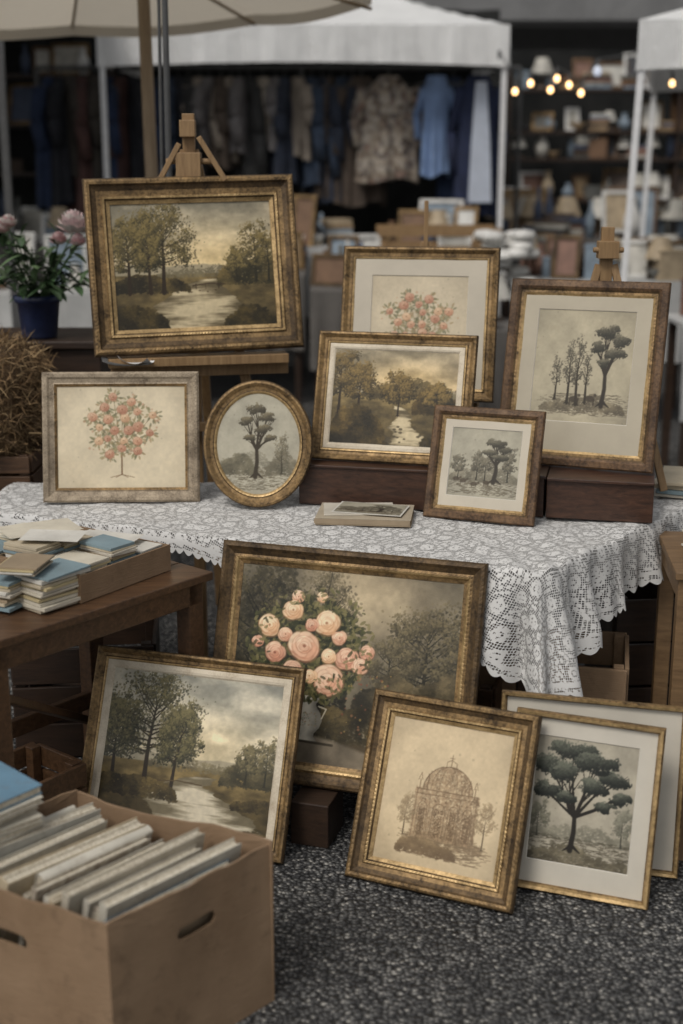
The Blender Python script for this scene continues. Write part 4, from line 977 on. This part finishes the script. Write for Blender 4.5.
# ------------------------------------------------------------------ clutter
CM=[cloth_like('goods_%d'%k,c,.6,.25,12) for k,c in enumerate([(.42,.40,.35),(.16,.09,.05),(.06,.08,.13),(.52,.50,.45),(.26,.18,.10),(.08,.055,.04),(.20,.25,.30),(.20,.11,.08),(.12,.12,.11),(.38,.30,.20),(.04,.04,.045),(.60,.59,.56)])]
def item(x,y,z,r,sc_=1.):
    k=r.randint(0,7);m=r.choice(CM);mb=MB();a=r.uniform(-.5,.5)
    if k==0:
        h=r.uniform(.14,.28)*sc_;w=.06*sc_;mb.lathe((x,y,z),[(0,0),(w*.6,0),(w,h*.35),(w*.9,h*.55),(w*.35,h*.8),(w*.5,h)],m,16);return mb.build('ceramic_vase',smooth=True)
    if k==1:
        w=.07*sc_;mb.lathe((x,y,z),[(0,0),(w*.4,0),(w*.45,.02),(w*1.2,.07*sc_),(w*1.1,.07*sc_),(w*.4,.025)],m,16);return mb.build('ceramic_bowl',smooth=True)
    if k==2:
        zz=z
        for j in range(r.randint(3,6)):
            t=r.uniform(.02,.04);mb.box((x+r.uniform(-.01,.01),y,zz+t/2),(.2*sc_,.15*sc_,t*.94),r.choice(CM),rz=a+r.uniform(-.1,.1));zz+=t
        return mb.build('book_stack')
    if k==3 or k==6:
        w,h=r.uniform(.16,.34)*sc_,r.uniform(.2,.38)*sc_;M=Matrix.Translation((x,y,z))@Matrix.Rotation(a,4,'Z')@Matrix.Rotation(D2R(-12),4,'X')
        fm=r.choice([G_gold,G_wood,G_dark,CM[11]]);t=.025
        mb.box((0,0,h/2),(w-.01,.008,h-.01),m,M=M)
        for c,d_ in(((0,-.006,t/2),(w,.022,t)),((0,-.006,h-t/2),(w,.022,t)),((-w/2+t/2,-.006,h/2),(t,.0215,h-2*t)),((w/2-t/2,-.006,h/2),(t,.0215,h-2*t))):mb.box(c,d_,fm,M=M)
        return mb.build('small_picture_frame')
    if k==4:
        w=r.uniform(.12,.26)*sc_;h=r.uniform(.08,.2)*sc_;mb.box((x,y,z+h/2),(w,w*.7,h),m,rz=a);mb.box((x,y,z+h+.006),(w*1.05,w*.75,.014),m,rz=a);return mb.build('lidded_box')
    if k==5:
        h=r.uniform(.2,.34)*sc_;mb.lathe((x,y,z),[(0,0),(.035,0),(.037,h*.6),(.013,h*.78),(.013,h),(0,h)],r.choice([CM[2],CM[8],CM[6],CM[5]]),14);return mb.build('glass_bottle',smooth=True)
    h=.16*sc_;mb.lathe((x,y,z),[(0,0),(.06,0),(.05,.02),(.012,.03),(.012,h)],CM[5],14);mb.lathe((x,y,z+h*.8),[(.10*sc_,0),(.05*sc_,.13*sc_)],CM[r.choice([0,3,9])],18);return mb.build('table_lamp',smooth=True)
TC=[cloth_like('pale_table_cloth',(.42,.42,.41),.9,.15,4),cloth_like('dim_table_cloth',(.12,.11,.10),.9,.2,4)]
def ctable(x0,x1,y,z,cl,nit,seed,dep=.7,hgt=1.):
    r=random.Random(seed);mb=MB();n=60
    mb.box(((x0+x1)/2,y+dep/2,z-.01),(x1-x0,dep,.02),cl);vs=[]
    for k in range(n+1):
        X=x0+(x1-x0)*k/n;wv=.02*math.sin(k*.9+seed);vs+=[(X,y-.004,z-.001),(X,y-.02+wv,z-.5)]
    mb.raw(vs,[(2*k,2*k+1,2*k+3,2*k+2) for k in range(n)],cl)
    for X in(x0+.05,x1-.05):
        for Yy in(y+.05,y+dep-.05):mb.box((X,Yy,z/2-.01),(.04,.04,z-.02),W_dark)
    mb.build('stall_table')
    for k in range(nit):item(r.uniform(x0+.1,x1-.1),y+dep*(.12+.76*r.random()),z+.001,r,hgt)
def shelf(x0,x1,y,zs,seed,nit=9):
    r=random.Random(seed);mb=MB()
    for z in zs:mb.box(((x0+x1)/2,y,z),(x1-x0,.3,.025),W_dark)
    for X in(x0,x1,(x0+x1)/2):mb.box((X,y+.02,max(zs)/2+.1),(.03,.28,max(zs)+.2),W_dark)
    mb.build('display_shelf')
    for z in zs:
        for k in range(nit):item(x0+.1+(x1-x0-.2)*(k+r.random()*.8)/nit,y-.04,z+.013,r,r.uniform(.55,1.05))
ctable(-3.4,-1.5,8.2,.86,TC[0],18,1);ctable(-1.35,-.25,9.2,.88,TC[1],14,2);ctable(-.2,.95,8.6,.84,TC[1],20,3);ctable(1.05,2.3,8.4,.92,TC[0],30,4)
ctable(1.1,3.2,10.8,1.02,TC[1],40,5,.8,1.2);ctable(1.75,3.2,6.9,.84,TC[0],16,6,.5,1.1);ctable(-3.6,-1.6,10.3,1.0,TC[1],22,7,.8,1.1);ctable(.3,1.2,7.4,.74,TC[1],12,8,.6)
ctable(-1.45,1.1,9.95,1.02,TC[0],30,9,.5,1.)
shelf(1.45,4.4,12.3,(1.0,1.27,1.62,1.85,2.2),21,22);shelf(-5.0,-1.95,12.0,(1.1,1.5,1.9,2.3),22,15)
lp=MB()
for k in range(30):
    lp.lathe((.97+R.uniform(-.16,.22),8.42+R.uniform(-.05,.2),.90+.055*(k//5)+R.uniform(0,.02)),[(0,-.03),(.06,-.02),(.08,.0),(.06,.03),(0,.04)],CM[11],14,.12,5)
lp.build('folded_linen_pile',smooth=True)
cf=MB();M=Matrix.Translation((.62,8.9,0))
for x,y in((-.35,-.2),(.35,-.2),(-.35,.2),(.35,.2)):cf.box((x,y,.60),(.04,.04,1.20),W_easel,M=M)
for z in(.98,1.09,1.20):cf.box((0,-.225,z),(.78,.02,.05),W_easel,M=M);cf.box((0,.225,z),(.78,.02,.05),W_easel,M=M)
cf.box((0,0,.93),(.66,.36,.02),W_easel,M=M);cf.build('wooden_plant_bench')
e=empty('string_lights')
em=N('bulb_glow');em.b.inputs['Emission Color'].default_value=(1,.60,.26,1);em.b.inputs['Emission Strength'].default_value=5;em.base((.8,.6,.4))
gl=N('clear_bulb_glass');gl.base((.8,.85,.9));gl.set(Roughness=.1);gl.b.inputs['Transmission Weight'].default_value=.6;gl.b.inputs['Emission Color'].default_value=(.8,.85,1,1);gl.b.inputs['Emission Strength'].default_value=.25
w=MB();b1=MB();b2=MB();prev=None
for k,(x,z,m) in enumerate([(1.02,2.25,0),(1.13,2.07,1),(1.23,2.12,1),(1.36,2.08,1),(1.40,2.15,1),(1.48,2.11,1),(1.56,2.06,1),(1.66,2.20,2),(1.95,2.24,2),(2.15,2.12,1)]):
    if prev:w.tube(prev,(x,9.2,z+.07),.004,MC['dark_metal'],n=6)
    prev=(x,9.2,z+.07)
    w.tube((x,9.2,z+.075),(x,9.2,z+.02),.010,MC['dark_metal'],n=8)
    if m:(b1 if m==1 else b2).lathe((x,9.2,z),[(.001,-.020),(.011,-.016),(.017,-.003),(.013,.010),(.008,.02)] if m==1 else [(.001,-.035),(.02,-.028),(.030,-.004),(.022,.016),(.01,.03)],em.m if m==1 else gl.m,14)
w.build('wire',e);b1.build('lit_bulbs',e,smooth=True);b2.build('clear_bulbs',e,smooth=True)
# ------------------------------------------------------------------ light / camera
W=bpy.data.worlds.new('World');sc.world=W;W.use_nodes=True;nt=W.node_tree
sky=nt.nodes.new('ShaderNodeTexSky');sky.sky_type='NISHITA';sky.sun_disc=False;sky.sun_elevation=D2R(52);sky.sun_rotation=D2R(215);sky.dust_density=3;sky.air_density=1.2
hs=nt.nodes.new('ShaderNodeHueSaturation');hs.inputs['Saturation'].default_value=.12
bg=nt.nodes['Background'];bg.inputs['Strength'].default_value=.100
nt.links.new(sky.outputs[0],hs.inputs['Color']);nt.links.new(hs.outputs[0],bg.inputs['Color'])
sun=bpy.data.lights.new('sun','SUN');sun.energy=1.45;sun.angle=D2R(18);sun.color=(1,.945,.87);so=bpy.data.objects.new('sun',sun);sc.collection.objects.link(so)
az=D2R(215);el=D2R(52);dirv=Vector((math.sin(az)*math.cos(el),math.cos(az)*math.cos(el),math.sin(el)))
so.rotation_euler=dirv.to_track_quat('Z','Y').to_euler();so.location=dirv*20
cam=bpy.data.cameras.new('camera');co=bpy.data.objects.new('camera',cam);sc.collection.objects.link(co);sc.camera=co
co.location=(0,0,1.7);co.rotation_euler=(D2R(75),0,0);cam.sensor_fit='VERTICAL';cam.sensor_height=36;cam.sensor_width=24;cam.lens=1350/1024*36;cam.clip_end=300;cam.clip_start=.05
cam.dof.use_dof=True;cam.dof.focus_distance=3.6;cam.dof.aperture_fstop=1.7
sc.view_settings.view_transform='Standard';sc.view_settings.look='None';sc.view_settings.exposure=0
